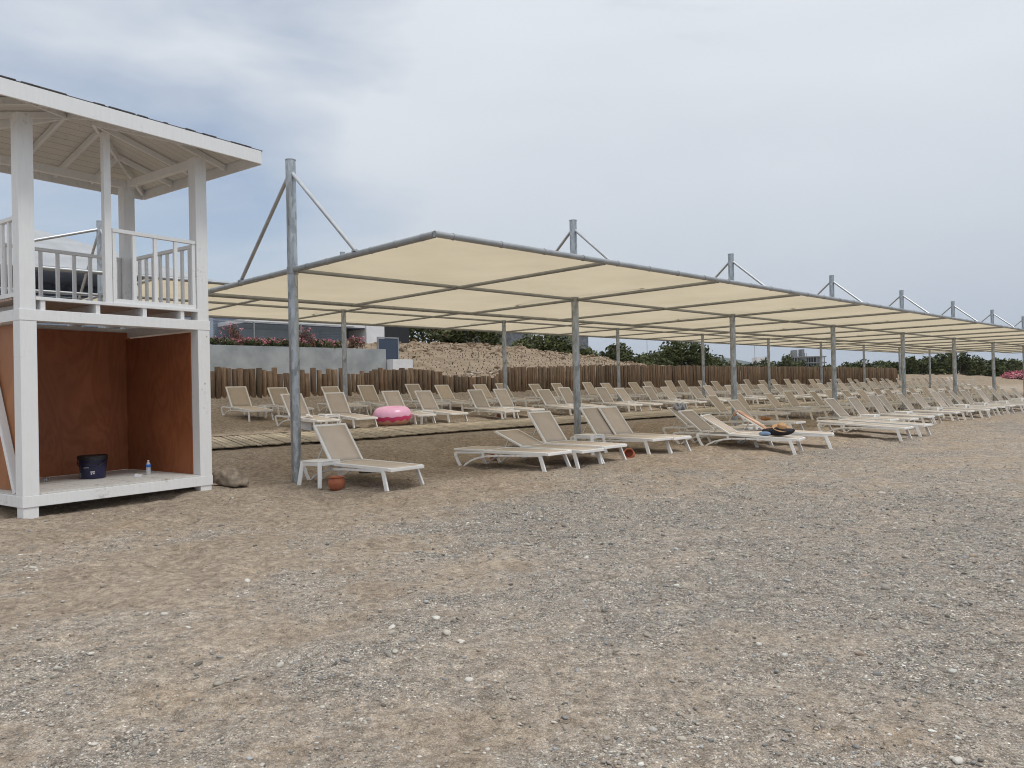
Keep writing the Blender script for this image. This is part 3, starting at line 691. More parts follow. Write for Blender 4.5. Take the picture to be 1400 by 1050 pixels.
rowtables(F3, 'row nearest the fence', 14.03, 'inland masts', .95, 70, 1)
rowtables(F2, 'row behind the boardwalk', 14.03, 'inland masts', 1.0, 70, 1)
rowtables(FC, 'row under front canopy', 6.63, 'seaward masts', .9, 56, 2)
rowtables(F1, 'row nearest the sea', 6.63, 'seaward masts', 1.0, 50, 0)

# ------------------------------------------------------------------ pots and beach things
POTS = {}
def pot(t, q, label, s=1.0, tilt=(0, 0), dz=0):
    prof = [(.0, .004), (.055, .004), (.06, 0), (.065, .0), (.092, .04), (.108, .085), (.104, .13), (.088, .16), (.086, .168), (.1, .178), (.103, .186), (.096, .19), (.083, .182), (.078, .165), (.095, .125), (.095, .09), (.08, .05), (.0, .045)]
    mb = MB(); mb.lathe([(r*s*1.05, z*s*.95) for r, z in prof], n=28)
    o = mb.build('clay_pot', M['terracotta'], smooth=True, angle=60); o.location = W(t, q, gz(t, q)-.008+dz); o.rotation_euler = (R(tilt[0]), R(tilt[1]), random.random()*6)
    return tag(o, label, 'pot', 'terracotta pots used as ashtrays')
t_, q_ = hit(464, 667); pot(t_, q_+.08, 'round terracotta pot beside the nearest white side table', 1.22)
t_, q_ = hit(862, 626); pot(t_, q_, 'terracotta pot tipped over in the sand by the second mast cluster', 1.0, (62, 20), .07)
for i, (px, py, lab) in enumerate([(676, 628, 'terracotta pot in the shade under the flattened lounger'), (683, 570, 'small terracotta pot under the loungers behind the boardwalk'), (592, 590, 'terracotta pot at the boardwalk edge right of the inflatable ring')]):
    if i != 2:
        t_, q_ = hit(px, py); pot(t_, q_, lab, .85)
# sandals under the near lounger
for i, (px, py, yw, lab) in enumerate([(500, 650, 30, 'black sandal lying on its side under the nearest lounger'), (515, 649, 80, 'black sandal lying flat behind the front leg of the nearest lounger')]):
    t_, q_ = hit(px, py); mb = MB(); pts = [(-.13, .02), (-.12, -.03), (0, -.035), (.1, -.05), (.135, 0), (.1, .05), (0, .035), (-.1, .038)]
    mb.add([(x, y, 0) for x, y in pts]+[(x, y, .022) for x, y in pts], [tuple(range(8))[::-1], tuple(range(8, 16))]+[(k, (k+1) % 8, 8+(k+1) % 8, 8+k) for k in range(8)])
    mb.tube([(.02, -.045, .02), (.03, -.03, .05), (.04, 0, .065), (.03, .03, .05), (.02, .045, .02)], .011, 8)
    o = mb.build('sandal', M['blackp'], bevel=.004); o.location = W(t_, q_, gz(t_, q_)+(.03 if i == 0 else 0)); o.rotation_euler = (R(60 if i == 0 else 0), 0, R(yw)); tag(o, lab, 'sandal', 'black sandals')
# driftwood rock by the tower
t_, q_ = hit(318, 667); mb = MB(); vs = []
for v in IV2:
    n = float(fbm(v[0]*2.1+5, v[1]*2.1+v[2]*1.7, 3, 77)); vs.append((v[0]*.40*(.65+.7*n), v[1]*.21*(.6+.8*n), max(-.02, v[2]*.27*(.5+1.0*n))))
mb.add(vs, [tuple(f) for f in IF2]); o = mb.build('rock', M['rock_grey'], smooth=True)
sb = o.modifiers.new('sub', 'SUBSURF'); sb.levels = sb.render_levels = 2; tx = bpy.data.textures.new('rockn', 'CLOUDS'); tx.noise_scale = .09; dm = o.modifiers.new('d', 'DISPLACE'); dm.texture = tx; dm.strength = .10
o.location = W(t_, q_+.1, gz(t_, q_)+.05); o.rotation_euler = (R(4), R(6), R(-20)); tag(o, 'brown weathered driftwood lump on the sand beside the tower', 'driftwood')
# inflatable ring
t_, q_ = hit(537, 584); ring = thing('swim_ring', 'large pink and tan inflatable ring, doughnut style, beside the boardwalk', 'swim ring', W(t_+.25, q_+.35, gz(t_+.25, q_+.35)+.05), 0); ring.rotation_euler = (R(4), R(-3), .4)
def ringpart(a0, a1, name, m_, grow, wav=0, steps=20):
    mb = MB(); vs = []; N = 72
    for i in range(N):
        u = 2*math.pi*i/N
        for j in range(steps+1):
            lo = a0 - (wav*(.5+.5*math.sin(u*13)+.25*math.sin(u*7+1)) if wav else 0); hi = a1 + (wav*(.5+.5*math.sin(u*11)) if wav else 0)
            v = lo+(hi-lo)*j/steps; cr = .355 + (.215+grow)*math.cos(v)*(1+.015*math.sin(u*18)); vs.append((cr*math.cos(u), cr*math.sin(u), .265+(.265+grow)*math.sin(v)))
    mb.add(vs, [(i*(steps+1)+j, ((i+1) % N)*(steps+1)+j, ((i+1) % N)*(steps+1)+j+1, i*(steps+1)+j+1) for i in range(N) for j in range(steps)])
    return mb.build(name, m_, ring, smooth=True)
ringpart(-math.pi, math.pi, 'dough_ring', M['dough'], 0, steps=30); ringpart(R(-14), R(188), 'icing_rim', M['magenta'], .006, R(13)); ringpart(R(8), R(170), 'icing', M['pink'], .012, R(5))
# straw hat, black bag, towel, caps
def on_lounger(L, x, y, z=.35):                          # a point on a lounger, in the world
    bpy.context.view_layer.update(); return L.matrix_world @ Vector((x, y, z))
def blob(name, m_, size, loc, rz, label, cat, rough=.25, seed=0, sub=2):
    V0, F0 = (IV2, IF2); mb = MB(); vs = []
    for v in V0:
        n = float(fbm(v[0]*2.6+seed, v[1]*2.6+v[2]*2.2+seed, 3, 5+seed)); k = 1-rough+2*rough*n
        vs.append((v[0]*size[0]*k, v[1]*size[1]*k, max(0, (v[2]*.5+.5))*size[2]*k))
    mb.add(vs, [tuple(f) for f in F0]); o = mb.build(name, m_, smooth=True); o.location = loc; o.rotation_euler = (0, 0, rz)
    sb = o.modifiers.new('sub', 'SUBSURF'); sb.levels = sb.render_levels = 1; return tag(o, label, cat)
blob('beach_bag', M['blackcloth'], (.34, .20, .19), on_lounger(L7, .47, .0), INYAW+.3, 'slumped black beach bag under the straw hat on the reclined lounger', 'bag', .38, 3)
hat = thing('straw_hat', 'tan straw hat lying on the black bag', 'hat', on_lounger(L7, .42, .02, .52), .6); hat.rotation_euler = (R(20), R(-14), .6); hat.scale = (.92, .92, 1.1)
mb = MB(); mb.lathe([(.10, .0), (.17, .004), (.215, .014), (.22, .02), (.213, .022), (.165, .012), (.1, .01)], n=32); mb.build('brim', M['straw'], hat, smooth=True)
mb = MB(); mb.lathe([(.112, .004), (.108, .05), (.098, .095), (.07, .112), (.03, .108), (0, .1)], n=32); mb.build('hat_crown', M['straw'], hat, smooth=True)
mb = MB(); mb.lathe([(.115, .006), (.113, .034), (.108, .034)], n=32); mb.build('hat_band', M['blackcloth'], hat, smooth=True)
blob('baseball_hat', M['bluecloth'], (.15, .11, .10), on_lounger(L7, .72, .24), INYAW, 'crumpled blue cap on the lounger beside the black bag', 'cap', .2, 8)
blob('folded_pullover', M['browncloth'], (.16, .12, .12), on_lounger(L9, .95, .1), INYAW, 'brown pullover crumpled on the upright lounger behind the bag group', 'pullover', .3, 12)
blob('clothes_bundle', M['greycloth'], (.15, .26, .24), on_lounger(L6b, 1.98, -.1, .70), INYAW, 'grey and white bundle of clothes hung on a half reclined backrest', 'clothes', .6, 21)
# towel draped over the backrest of L8
mb = MB(); vs = []; NX, NY = 18, 8; a = R(30)
for i in range(NX+1):
    s = -.35 + 1.25*i/NX
    for j in range(NY+1):
        y = -.31+.60*j/NY + .02*math.sin(s*7)
        if s < 0: x, z = 1.48+s, .362
        elif s < .78: x, z = 1.48+s*math.cos(a), .375+s*math.sin(a)
        else: x, z = 1.48+.78*math.cos(a)+.035, .375+.78*math.sin(a)-(s-.78)
        vs.append((x, y, z+.008*math.sin(j*1.9+i*.8)+.01))
mb.add(vs, [(i*(NY+1)+j, i*(NY+1)+j+1, (i+1)*(NY+1)+j+1, (i+1)*(NY+1)+j) for i in range(NX) for j in range(NY)])
tw = mb.build('beach_towel', M['towel'], smooth=True, solid=.03); uv = tw.data.uv_layers.new(name='UVMap')
for l in tw.data.loops: k = l.vertex_index; uv.data[l.index].uv = ((k//(NY+1))/NX, (k % (NY+1))/NY)
bpy.context.view_layer.update(); tw.matrix_world = L8.matrix_world.copy(); tag(tw, 'orange and cream striped towel hung over a half reclined backrest', 'towel')
# blue plastic cup on a table
t_, q_ = hit(425, 574)
# ------------------------------------------------------------------ lifeguard tower
TA = R(35.5); d = Vector((math.sin(TA), math.cos(TA), 0)); e = Vector((-math.cos(TA), math.sin(TA), 0)); TYAW = math.atan2(d.y, d.x)
# origin: outer front-left corner of the posts
O = Vector((-6.38, 9.98, 0)); TW_ = 2.74; TD = 2.36
tower = thing('lifeguard_tower', 'white two storey timber lifeguard tower with plywood store below and shingled roof', 'lifeguard tower', (O.x, O.y, EYE-1.55), TYAW)
Z0 = EYE-1.55
def TP_(x, y, z): return Vector((x, y, z-Z0+EYE))           # x along the front, y inwards, z relative to the eye
PS = .205
zfb, zft, zmb, zmt = -1.40, -1.25, 1.05, 1.20
for (x, y) in ((0, 0), (TW_-PS, 0), (0, TD-PS), (TW_-PS, TD-PS)):
    mb = MB(); c = (x+PS/2, y+PS/2); mb.box(TP_(*c, (zft+.0+zmb)/2), (PS, PS, zmb-zft)); mb.box(TP_(*c, (zmt+3.78)/2), (PS-.012, PS-.012, 3.78-zmt)); mb.build('corner_post', M['paint'], tower, bevel=.006)
    mb = MB(); mb.box(TP_(*c, zfb-.14), (PS*.92, PS*.92, .28)); mb.box(TP_(c[0]+.03, c[1]+.02, zfb-.26), (PS*1.1, PS*1.1, .12)); mb.build('foot_block', M['paint'], tower, bevel=.006)
def ring_beam(name, z0, z1, inset=0.0, th=.07, m_=M['paint'], out=.004):
    mb = MB(); zc = (z0+z1)/2; h = z1-z0; a, b = -out, TW_+out
    mb.box(TP_((a+b)/2, a+th/2, zc), (b-a, th, h)); mb.box(TP_((a+b)/2, TD+out-th/2, zc), (b-a, th, h))
    mb.box(TP_(a+th/2, TD/2, zc), (th, TD+2*out-2*th, h)); mb.box(TP_(b-th/2, TD/2, zc), (th, TD+2*out-2*th, h)); return mb.build(name, m_, tower, bevel=.005)
ring_beam('floor_beam', zfb, zft, th=PS, out=.006); ring_beam('middle_beam', zmb, zmt, th=PS, out=.006)
mb = MB()
for i in range(18):
    w = (TW_-.02)/18; mb.box(TP_(.01+w*(i+.5), TD/2, zft+.014+random.uniform(-.001, .001)), (w-.004, TD-.44, .024))
mb.build('floor', M['floorpaint'], tower)
mb = MB(); mb.box(TP_(TW_/2, .11, zft+.012), (TW_-.43, .21, .022)); mb.build('threshold', M['floorpaint'], tower, bevel=.003)
# upper deck: joist ends, boards
mb = MB()
for x in (.26, .98, 1.66, 2.26):
    mb.box(TP_(x+.03, TD/2, 1.265), (.06, TD-.03, .128))
mb.build('joist', M['paint'], tower)
mb = MB()
for i in range(20):
    w = TD/20; mb.box(TP_(TW_/2, w*(i+.5), 1.345), (TW_-.43 if (i < 2 or i > 17) else TW_-.02, w-.005, .028))
mb.build('deck', M['deck'], tower)
mb = MB(); mb.box(TP_(TW_/2, .024, 1.352), (TW_-2*PS+.01, .05, .045)); mb.build('deck_rim', M['paint'], tower, bevel=.004)
# railings
def railing(name, a, b, zb, zt, n, th=.045, end=True):
    mb = MB(); a = Vector(a); b = Vector(b)
    A = lambda p, z: TP_(p.x, p.y, z)
    mb.bar(A(a, zt), A(b, zt), .06, .055); mb.bar(A(a, zb+.035), A(b, zb+.035), .05, .06)
    for i in range(n+1):
        if not end and i in (0, n): continue
        p = a.lerp(b, i/n); dd = (b-a).normalized(); p2 = p + dd*(.03 if i == 0 else -.03 if i == n else 0)
        mb.bar(A(p2, zb+.066), A(p2, zt-.028), .04, .055, up=Vector((dd.x, dd.y, 0)))
    return mb.build(name, M['paint'], tower, bevel=.004)
xc = 1.15
railing('railing', (xc+.085, .05, 0), (TW_-PS, .05, 0), 1.37, 2.42, 4)
railing('railing', (PS, TD-.06, 0), (TW_-PS, TD-.06, 0), 1.37, 2.42, 9)
railing('railing', (TW_-.06, PS, 0), (TW_-.06, TD-PS, 0), 1.37, 2.42, 9)
railing('railing', (.06, PS, 0), (.06, TD-PS, 0), 1.37, 2.42, 9)
mb = MB(); mb.box(TP_(xc+.02, .055, (1.355+3.8)/2), (.10, .09, 3.8-1.355)); mb.build('centre_post', M['paint'], tower, bevel=.005)
# plywood
mb = MB(); mb.box(TP_(TW_/2, TD-.225, (zft+.03+1.13)/2), (TW_-.30, .014, 1.10-zft)); mb.build('plywood_panel', M['ply'], tower)
mb = MB(); mb.box(TP_(TW_-.215, TD/2-.02, (zft+.03+1.02)/2), (.014, TD-.42, .99-zft)); mb.build('plywood_panel', M['ply'], tower)
mb = MB(); mb.box(TP_(.135, TD/2, (zft+.03+1.03)/2), (.014, TD-.41, 1.0-zft)); o = mb.build('plywood_panel', M['ply_out'], tower); o['label'] = 'orange toned left plywood panel'
mb = MB(); mb.box(TP_(PS+.012, PS/2+.05, (zft+.0+zmb)/2), (.02, .05, zmb-zft-.06)); mb.build('plywood_strip', M['ply_out'], tower)
mb = MB(); mb.bar(TP_(.055, .28, zft+.02), TP_(.055, 1.32, zmb-.03), .07, .10, up=Vector((1, 0, 0))); mb.build('diagonal_brace', M['paint'], tower, bevel=.004)
# roof
ov = .60; zr0, zr1 = 3.72, 3.93; xa, xb, ya, yb = -ov, TW_+ov, -ov, TD+ov; cy = TD/2; apex = 4.42; hx = (TW_-TD)/2
mb = MB(); th = .03
cs = [(xa, ya), (xb, ya), (xb, yb), (xa, yb)]
for k in range(4):
    P1, P2 = TP_(*cs[k], (zr0+zr1)/2), TP_(*cs[(k+1) % 4], (zr0+zr1)/2); dd = (P2-P1).normalized(); mb.bar(P1+dd*th*.5, P2-dd*th*.5, th, zr1-zr0)
mb.build('fascia', M['paint'], tower, bevel=.004)
def slab(z_off, g, m_, name, thick):
    mb = MB(); P = [TP_(xa-g, ya-g, zr1+z_off), TP_(xb+g, ya-g, zr1+z_off), TP_(xb+g, yb+g, zr1+z_off), TP_(xa-g, yb+g, zr1+z_off), TP_(TW_/2-hx, cy, apex+z_off), TP_(TW_/2+hx, cy, apex+z_off)]
    P += [p - Vector((0, 0, thick)) for p in P]
    mb.add(P, [(0, 1, 5, 4), (1, 2, 5), (2, 3, 4, 5), (3, 0, 4), (7, 6, 10, 11), (8, 7, 11), (9, 8, 11, 10), (6, 9, 10), (0, 6, 7, 1), (1, 7, 8, 2), (2, 8, 9, 3), (3, 9, 6, 0)]); return mb.build(name, m_, tower)
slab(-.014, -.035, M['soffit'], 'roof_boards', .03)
slab(.014, .012, M['shingle'], 'roof', .012)
random.seed(21)
for k in range(26):                                  # curled shingle ends along the eave
    u = random.uniform(xa, xb); L_ = random.uniform(.05, .22)
    mb = MB(); mb.box(TP_(min(u, xb-L_), ya+.01, zr1+.018), (L_, .06, random.uniform(.006, .013)), random.uniform(-.08, .08)); mb.build('shingle', M['shingle'], tower)
sl = (apex-zr1)/(cy-ya)
def raft(p, q2, w=.05, h=.09):
    mb = MB(); mb.bar(p, q2, w, h); return mb.build('rafter', M['paint'], tower, bevel=.004)
def rz(x, y):
    m_ = min(x-xa, xb-x, y-ya, yb-y); return zr1-.05+sl*m_-.055
for k, (x, y) in enumerate(cs):
    raft(TP_(x+(.05 if x < 0 else -.05), y+(.05 if y < 0 else -.05), rz(x, y)+.02), TP_(TW_/2+(hx if x > 0 else -hx), cy, rz(TW_/2, cy)), .05, .12)
for k in (.45, 1.15, 1.75, 2.35):
    m_ = min(k, TW_-k)+ov; m_ = min(m_, cy+ov)
    raft(TP_(k, ya+.04, rz(k, ya+.04)), TP_(k, ya+m_, rz(k, ya+m_))); raft(TP_(k, yb-.04, rz(k, yb-.04)), TP_(k, yb-m_, rz(k, yb-m_)))
for k in (.35, 1.18, 1.95):
    m_ = min(k, TD-k)+ov
    raft(TP_(xa+.04, k, rz(xa+.04, k)), TP_(xa+m_, k, rz(xa+m_, k))); raft(TP_(xb-.04, k, rz(xb-.04, k)), TP_(xb-m_, k, rz(xb-m_, k)))
for (p, q2) in (((0, TD-.1), (TW_, TD-.1)), ((TW_-.1, .2), (TW_-.1, TD-.2))):
    mb = MB(); mb.bar(TP_(*p, 3.73), TP_(*q2, 3.73), .09, .12); mb.build('top_plate', M['paint'], tower, bevel=.004)
# things inside the store
def tw_world(x, y, z): return Matrix.Translation((O.x, O.y, Z0)) @ Matrix.Rotation(TYAW, 4, 'Z') @ TP_(x, y, z)
def on_floor(px, py):
    dd = ray(px, py); s = (zft+.028)/dd.z; return Vector((0, 0, EYE)) + dd*s
bp = on_floor(120, 655); bk = thing('paint_bucket', 'dark navy plastic bucket with black lid and pale labels inside the tower', 'bucket', bp, .9)
bk.location.y += .15
mb = MB(); mb.lathe([(0, .003), (.165, .003), (.172, 0), (.178, .01), (.196, .29), (.196, .30)], n=40); mb.build('bucket_body', M['bucket'], bk, smooth=True, angle=50)
mb = MB(); mb.lathe([(.196, .285), (.212, .287), (.212, .325), (.216, .328), (.216, .345), (.205, .352), (.196, .342), (0, .336)], n=40); mb.lathe([(.197, .235), (.206, .237), (.207, .246), (.197, .248)], n=40); mb.build('lid', M['blackp'], bk, smooth=True, angle=40)
hd = MB(); hd.tube([Vector((.212*math.cos(u), .212*math.sin(u)*1.0, .27-.11*math.sin(u-2.6) if 0 else .27-.10*math.sin((u-R(200))/R(160)*math.pi))) for u in [R(200)+R(160)*i/16 for i in range(17)]], .006, 8); hd.build('handle', M['blackp'], bk, smooth=True)
def lab(u0, u1, z0, z1, m_):
    mb = MB(); vs = []
    for i in range(7):
        u = R(u0+(u1-u0)*i/6)
        for z in (z0, z1): r_ = .178+.018*(z-.01)/.28+.0025; vs.append((r_*math.cos(u), r_*math.sin(u), z))
    mb.add(vs, [(2*i, 2*i+2, 2*i+3, 2*i+1) for i in range(6)]); mb.build('label', m_, bk)
bk.rotation_euler.z = 0
for u0, u1, z0, z1, m_ in ((208, 222, .185, .225, 'greylabel'), (208, 222, .13, .17, 'greylabel'), (206, 240, .07, .095, 'greylabel'), (206, 240, .045, .06, 'greylabel'), (206, 235, .02, .035, 'greylabel'), (288, 306, .10, .118, 'whitelabel'), (289, 295, .07, .09, 'whitelabel'), (299, 305, .075, .09, 'whitelabel'), (258, 282, .16, .185, 'greylabel')): lab(u0, u1, z0, z1, M[m_])
bp = on_floor(203, 649); bo = thing('water_bottle', 'clear water bottle with blue label on the tower floor', 'bottle', bp)
mb = MB(); mb.lathe([(0, 0), (.03, 0), (.034, .008), (.034, .12), (.031, .128), (.034, .136), (.034, .165), (.02, .195), (.013, .205), (.013, .215)], n=24); mb.build('bottle_body', M['pet'], bo, smooth=True)
mb = MB(); mb.lathe([(.0345, .12), (.0352, .12), (.0352, .165), (.0345, .166)], n=24); mb.build('bottle_label', M['bluelabel'], bo, smooth=True)
mb = MB(); mb.lathe([(.0, .228), (.014, .228), (.0155, .224), (.0155, .208), (.012, .208)], n=20); mb.build('cap', M['whitelabel'], bo, smooth=True)
bp = on_floor(189, 652); mb = MB(); mb.box((0, 0, .018), (.10, .06, .036), .2); mb.box((-.03, .01, .042), (.05, .03, .012), .4); o = mb.build('small_carton', M['whitelabel'], bevel=.004); o.location = bp; tag(o, 'small crushed white carton beside the water bottle', 'carton')
bp = on_floor(63, 658); mb = MB(); mb.box((0, 0, .02), (.05, .06, .04), .5); mb.tube([(0, -.02, .03), (.02, .01, .06), (.05, .02, .03)], .008, 8); o = mb.build('metal_latch', M['tube'], bevel=.003); o.location = bp; tag(o, 'small metal latch lying at the left post of the tower store', 'latch')

# ------------------------------------------------------------------ terrace, wall, houses
def wbox(mb, t0, t1, q0, q1, z0, z1, tint=None):           # box in beach axes, z relative to the eye
    c = (W(t0, q0, EYE+z0)+W(t1, q1, EYE+z1))/2; mb.box(c, (abs(t1-t0), abs(q1-q0), abs(z1-z0)), ROWYAW, tint); return mb
o = wbox(MB(), -12, 22.7, 19.9, 20.25, -.6, 2.18).build('retaining_wall', M['concrete'], bevel=.01); tag(o, 'long pale grey concrete retaining wall below the flower bed', 'retaining wall')
mb = MB()
for t in np.arange(-10, 22, 2.44): pass
o = wbox(MB(), 22.75, 24.0, 19.4, 20.2, .9, 1.66).build('plinth_block', M['whitewall'], bevel=.01); tag(o, 'white block at the right end of the concrete wall', 'block')
# glass railing
gr = thing('glass_railing', 'clear glass terrace railing on slim steel posts above the flower bed', 'railing', W(-12, 20.9, EYE+2.1)); inv = -W(-12, 20.9, EYE+2.1)
for k, t in enumerate(np.arange(-12, 21.5, 2.35)):
    mb = MB(); mb.box(W(t, 20.9, EYE+2.7)+inv, (.05, .05, 1.25), ROWYAW); mb.build('post', M['tube'], gr)
    if t < 19.5:
        mb = MB(); mb.box(W(t+1.175, 20.9, EYE+2.72)+inv, (2.27, .012, 1.05), ROWYAW); mb.build('glass_panel', M['glass'], gr)
mb = MB(); mb.bar(W(-12, 20.9, EYE+3.34)+inv, W(21.5, 20.9, EYE+3.34)+inv, .05, .04); mb.build('handrail', M['tube'], gr)
gf = thing('dark_glass_screen', 'dark framed glass screen at the right end of the terrace', 'screen', W(22.4, 20.4, EYE)); inv = -W(22.4, 20.4, EYE)
mb = MB(); wbox(mb, 22.6, 23.8, 20.40, 20.42, 1.45, 2.76); mb.v = [tuple(Vector(v)+inv) for v in mb.v]; mb.build('screen_pane', M['dglass'], gf)
mb = MB()
for t in (22.57, 23.83): wbox(mb, t-.03, t+.03, 20.38, 20.44, 1.2, 2.78)
wbox(mb, 22.54, 23.86, 20.375, 20.445, 2.78, 2.84); mb.v = [tuple(Vector(v)+inv) for v in mb.v]; mb.build('screen_frame', M['tube'], gf)
# pavilion behind the terrace
def house_part(mb, root, name, m_, bevel=0):
    inv = -root.location; mb.v = [tuple(Vector(v)+inv) for v in mb.v]; return mb.build(name, m_, root, bevel=bevel)
hs = thing('terrace_house', 'low blue grey house with white roof edge behind the glass railing', 'house', W(0, 26, EYE+2.1))
house_part(wbox(MB(), -14, 24.2, 27.0, 33, 1.9, 4.4), hs, 'wall', M['navywall'])
house_part(wbox(MB(), 18.2, 22.9, 26.6, 27.0, 1.9, 3.52), hs, 'blue_panel', M['paleblue'])
house_part(wbox(MB(), 22.9, 24.2, 25.6, 27.0, 1.9, 3.54), hs, 'cladding', M['clad'])
house_part(wbox(MB(), 24.2, 25.4, 23.8, 33, 1.9, 3.9), hs, 'end_wall', M['whitewall'])
house_part(wbox(MB(), 17.2, 24.6, 23.9, 26.99, 3.60, 3.80), hs, 'roof', M['whitewall'], .01)
house_part(wbox(MB(), 17.25, 24.55, 23.95, 26.95, 3.55, 3.60), hs, 'soffit', M['navywall'])
mb = MB()
for i in range(12): wbox(mb, -14, 17.0, 26.9, 26.98, 3.0+i*.12, 3.06+i*.12)
house_part(mb, hs, 'louvre', M['clad'])
house_part(wbox(MB(), 15.5, 15.8, 24.3, 24.6, 1.9, 4.3), hs, 'column', M['paleblue'])
house_part(wbox(MB(), 25.4, 28.2, 25.2, 33, 1.9, 4.4), hs, 'dark_annex', M['black'])
# restaurant with big grey roof seen over the tower
rs = thing('beach_restaurant', 'two storey beach restaurant with big grey pitched roof behind the tower', 'restaurant', W(8, 36, EYE+2))
def hip(mb, t0, t1, q0, q1, ze, zr, ins):
    qm = (q0+q1)/2; P = [W(t0, q0, EYE+ze), W(t1, q0, EYE+ze), W(t1, q1, EYE+ze), W(t0, q1, EYE+ze), W(t0+ins, qm, EYE+zr), W(t1-ins, qm, EYE+zr)]
    P2 = [p-Vector((0, 0, .18)) for p in P[:4]]
    return mb.add(P+P2, [(0, 1, 5, 4), (1, 2, 5), (2, 3, 4, 5), (3, 0, 4), (6, 7, 1, 0), (7, 8, 2, 1), (8, 9, 3, 2), (9, 6, 0, 3), (9, 8, 7, 6)])
house_part(hip(MB(), 1, 20, 34, 48, 7.1, 10.3, 7.5), rs, 'roof', M['greyroof'])
house_part(wbox(MB(), 1.5, 17, 39.5, 47, 1.9, 7.0), rs, 'wall', M['stonewall'])  # dark wall tone stands in for the shaded veranda interior
house_part(wbox(MB(), 1.5, 19, 34.6, 47.5, 4.55, 4.85), rs, 'terrace_slab', M['whitewall'])
for t in np.arange(2, 19, 4.1): house_part(wbox(MB(), t, t+.3, 34.8, 35.1, 1.9, 7.0), rs, 'column', M['whitewall'])
mb = MB()
for i in range(6): wbox(mb, 1.6, 18.8, 35, 35.04, 4.95+i*.16, 4.99+i*.16)
house_part(mb, rs, 'balustrade', M['tube'])
# stone house on the dune
sh = thing('stone_house', 'grey stone house with small white window on top of the dune', 'house', W(40, 40, EYE+3))
house_part(wbox(MB(), 44.5, 54.5, 33, 40, 1.5, 5.35), sh, 'wall', M['stonewall'])
w_ = house_part(wbox(MB(), 46.9, 48.6, 32.93, 33.0, 3.55, 4.8), sh, 'window', M['whitewall'])
house_part(wbox(MB(), 47.2, 48.3, 32.90, 32.93, 3.85, 4.55), sh, 'window_pane', M['black'])
house_part(wbox(MB(), 44.2, 54.8, 32.7, 40.3, 5.35, 5.6), sh, 'roof', M['shingle'])
# far buildings, placed by bearing and distance
def far_frame(px, D):
    X = (px-CX)/F*D; return Vector((X, D, EYE))
def fbox(mb, px0, px1, D, z0, z1, depth=8, off=0):
    a_, b_ = far_frame(px0, D), far_frame(px1, D); c = (a_+b_)/2 + Vector((0, depth/2+off, 0)); c.z = EYE+(z0+z1)/2; mb.box(c, ((b_-a_).length, depth, z1-z0), 0); return mb
fb = thing('unfinished_building', 'grey unfinished concrete apartment block on the horizon beyond the log fence', 'building', far_frame(1105, 330)+Vector((0, 4, 0)))
M['farconc'] = speck('bare_concrete', (.17, .18, .19), (.26, .265, .27), nscale=.3, rough=.9, bs=0)
for z in (5.6, 8.6, 11.2): house_part(fbox(MB(), 1087, 1131, 330, z, z+.5, 12), fb, 'floor_slab', M['farconc'])
house_part(fbox(MB(), 1089, 1129, 330, 3, 5.6, 10, .8), fb, 'wall', M['farconc'])
house_part(fbox(MB(), 1097, 1105, 330, 6.1, 11.2, 9, .6), fb, 'wall', M['farconc'])
house_part(fbox(MB(), 1118, 1123, 330, 6.1, 11.2, 9, .6), fb, 'wall', M['farconc'])
house_part(fbox(MB(), 1088, 1130, 330, 6.1, 11.2, 5, 6.5), fb, 'interior_shade', M['black'])  # black box stands in for the shade inside the open floors
for i in range(12): house_part(fbox(MB(), 1087.5+i*3.7, 1088.3+i*3.7, 330, 3, 11.2, .6, .3), fb, 'column', M['farconc'])
house_part(fbox(MB(), 1090, 1095, 330, 11.7, 14.6, 4, 3), fb, 'stair_tower', M['farconc']); house_part(fbox(MB(), 1101, 1104.5, 330, 11.7, 14.9, 4, 3), fb, 'stair_tower', M['farconc'])
for i in range(8): house_part(fbox(MB(), 1090+i*2.1, 1090.35+i*2.1, 330, 11.7, 13.2, .4, 1), fb, 'rebar_column', M['farconc'])
fw = thing('white_building', 'small white building low on the horizon between trees', 'building', far_frame(1045, 520))
house_part(fbox(MB(), 1036, 1054, 520, 4, 18.5, 12), fw, 'wall', M['whitewall'])
for i in range(5):
    for z in (9, 13.2): house_part(fbox(MB(), 1037.6+i*3.3, 1039.2+i*3.3, 520, z, z+2, .2, -.1), fw, 'window', M['black'])
mb = MB(); p = far_frame(886, 150); mb.tube([Vector((p.x, p.y, EYE)), Vector((p.x, p.y, EYE+9.2))], .05, 6); tag(mb.build('lamp_pole', M['tube']), 'thin distant pole standing above the shrubs', 'pole')
mb = MB(); p = far_frame(1033, 200); mb.tube([Vector((p.x, p.y, EYE)), Vector((p.x, p.y, EYE+12))], .06, 6); tag(mb.build('lamp_pole', M['tube']), 'thin far pole rising left of the white horizon building', 'pole')

# ------------------------------------------------------------------ hills
def hill(name, label, pts, D, depth, seed):
    mb = MB(); xs = np.linspace(pts[0][0], pts[-1][0], 120); vs = []; rows = 7
    hz = np.interp(xs, [p[0] for p in pts], [p[1] for p in pts])
    for r_ in range(rows):
        fr = r_/(rows-1); prof = math.sin(fr*math.pi/2)
        for x, h in zip(xs, hz):
            Y = D+depth*fr; X = (x-CX)/F*D*(1+.02*fr); nz = (float(fbm(x*.06+seed, fr*4+seed, 4, seed))-.5)*D*.006
            vs.append((X, Y, EYE-6 + (h/F*(D+depth)+6+nz)*prof))
    n = len(xs); mb.add(vs, [(r_*n+i, r_*n+i+1, (r_+1)*n+i+1, (r_+1)*n+i) for r_ in range(rows-1) for i in range(n-1)])
    return tag(mb.build(name, M['hill'], smooth=True), label, kind='structure')
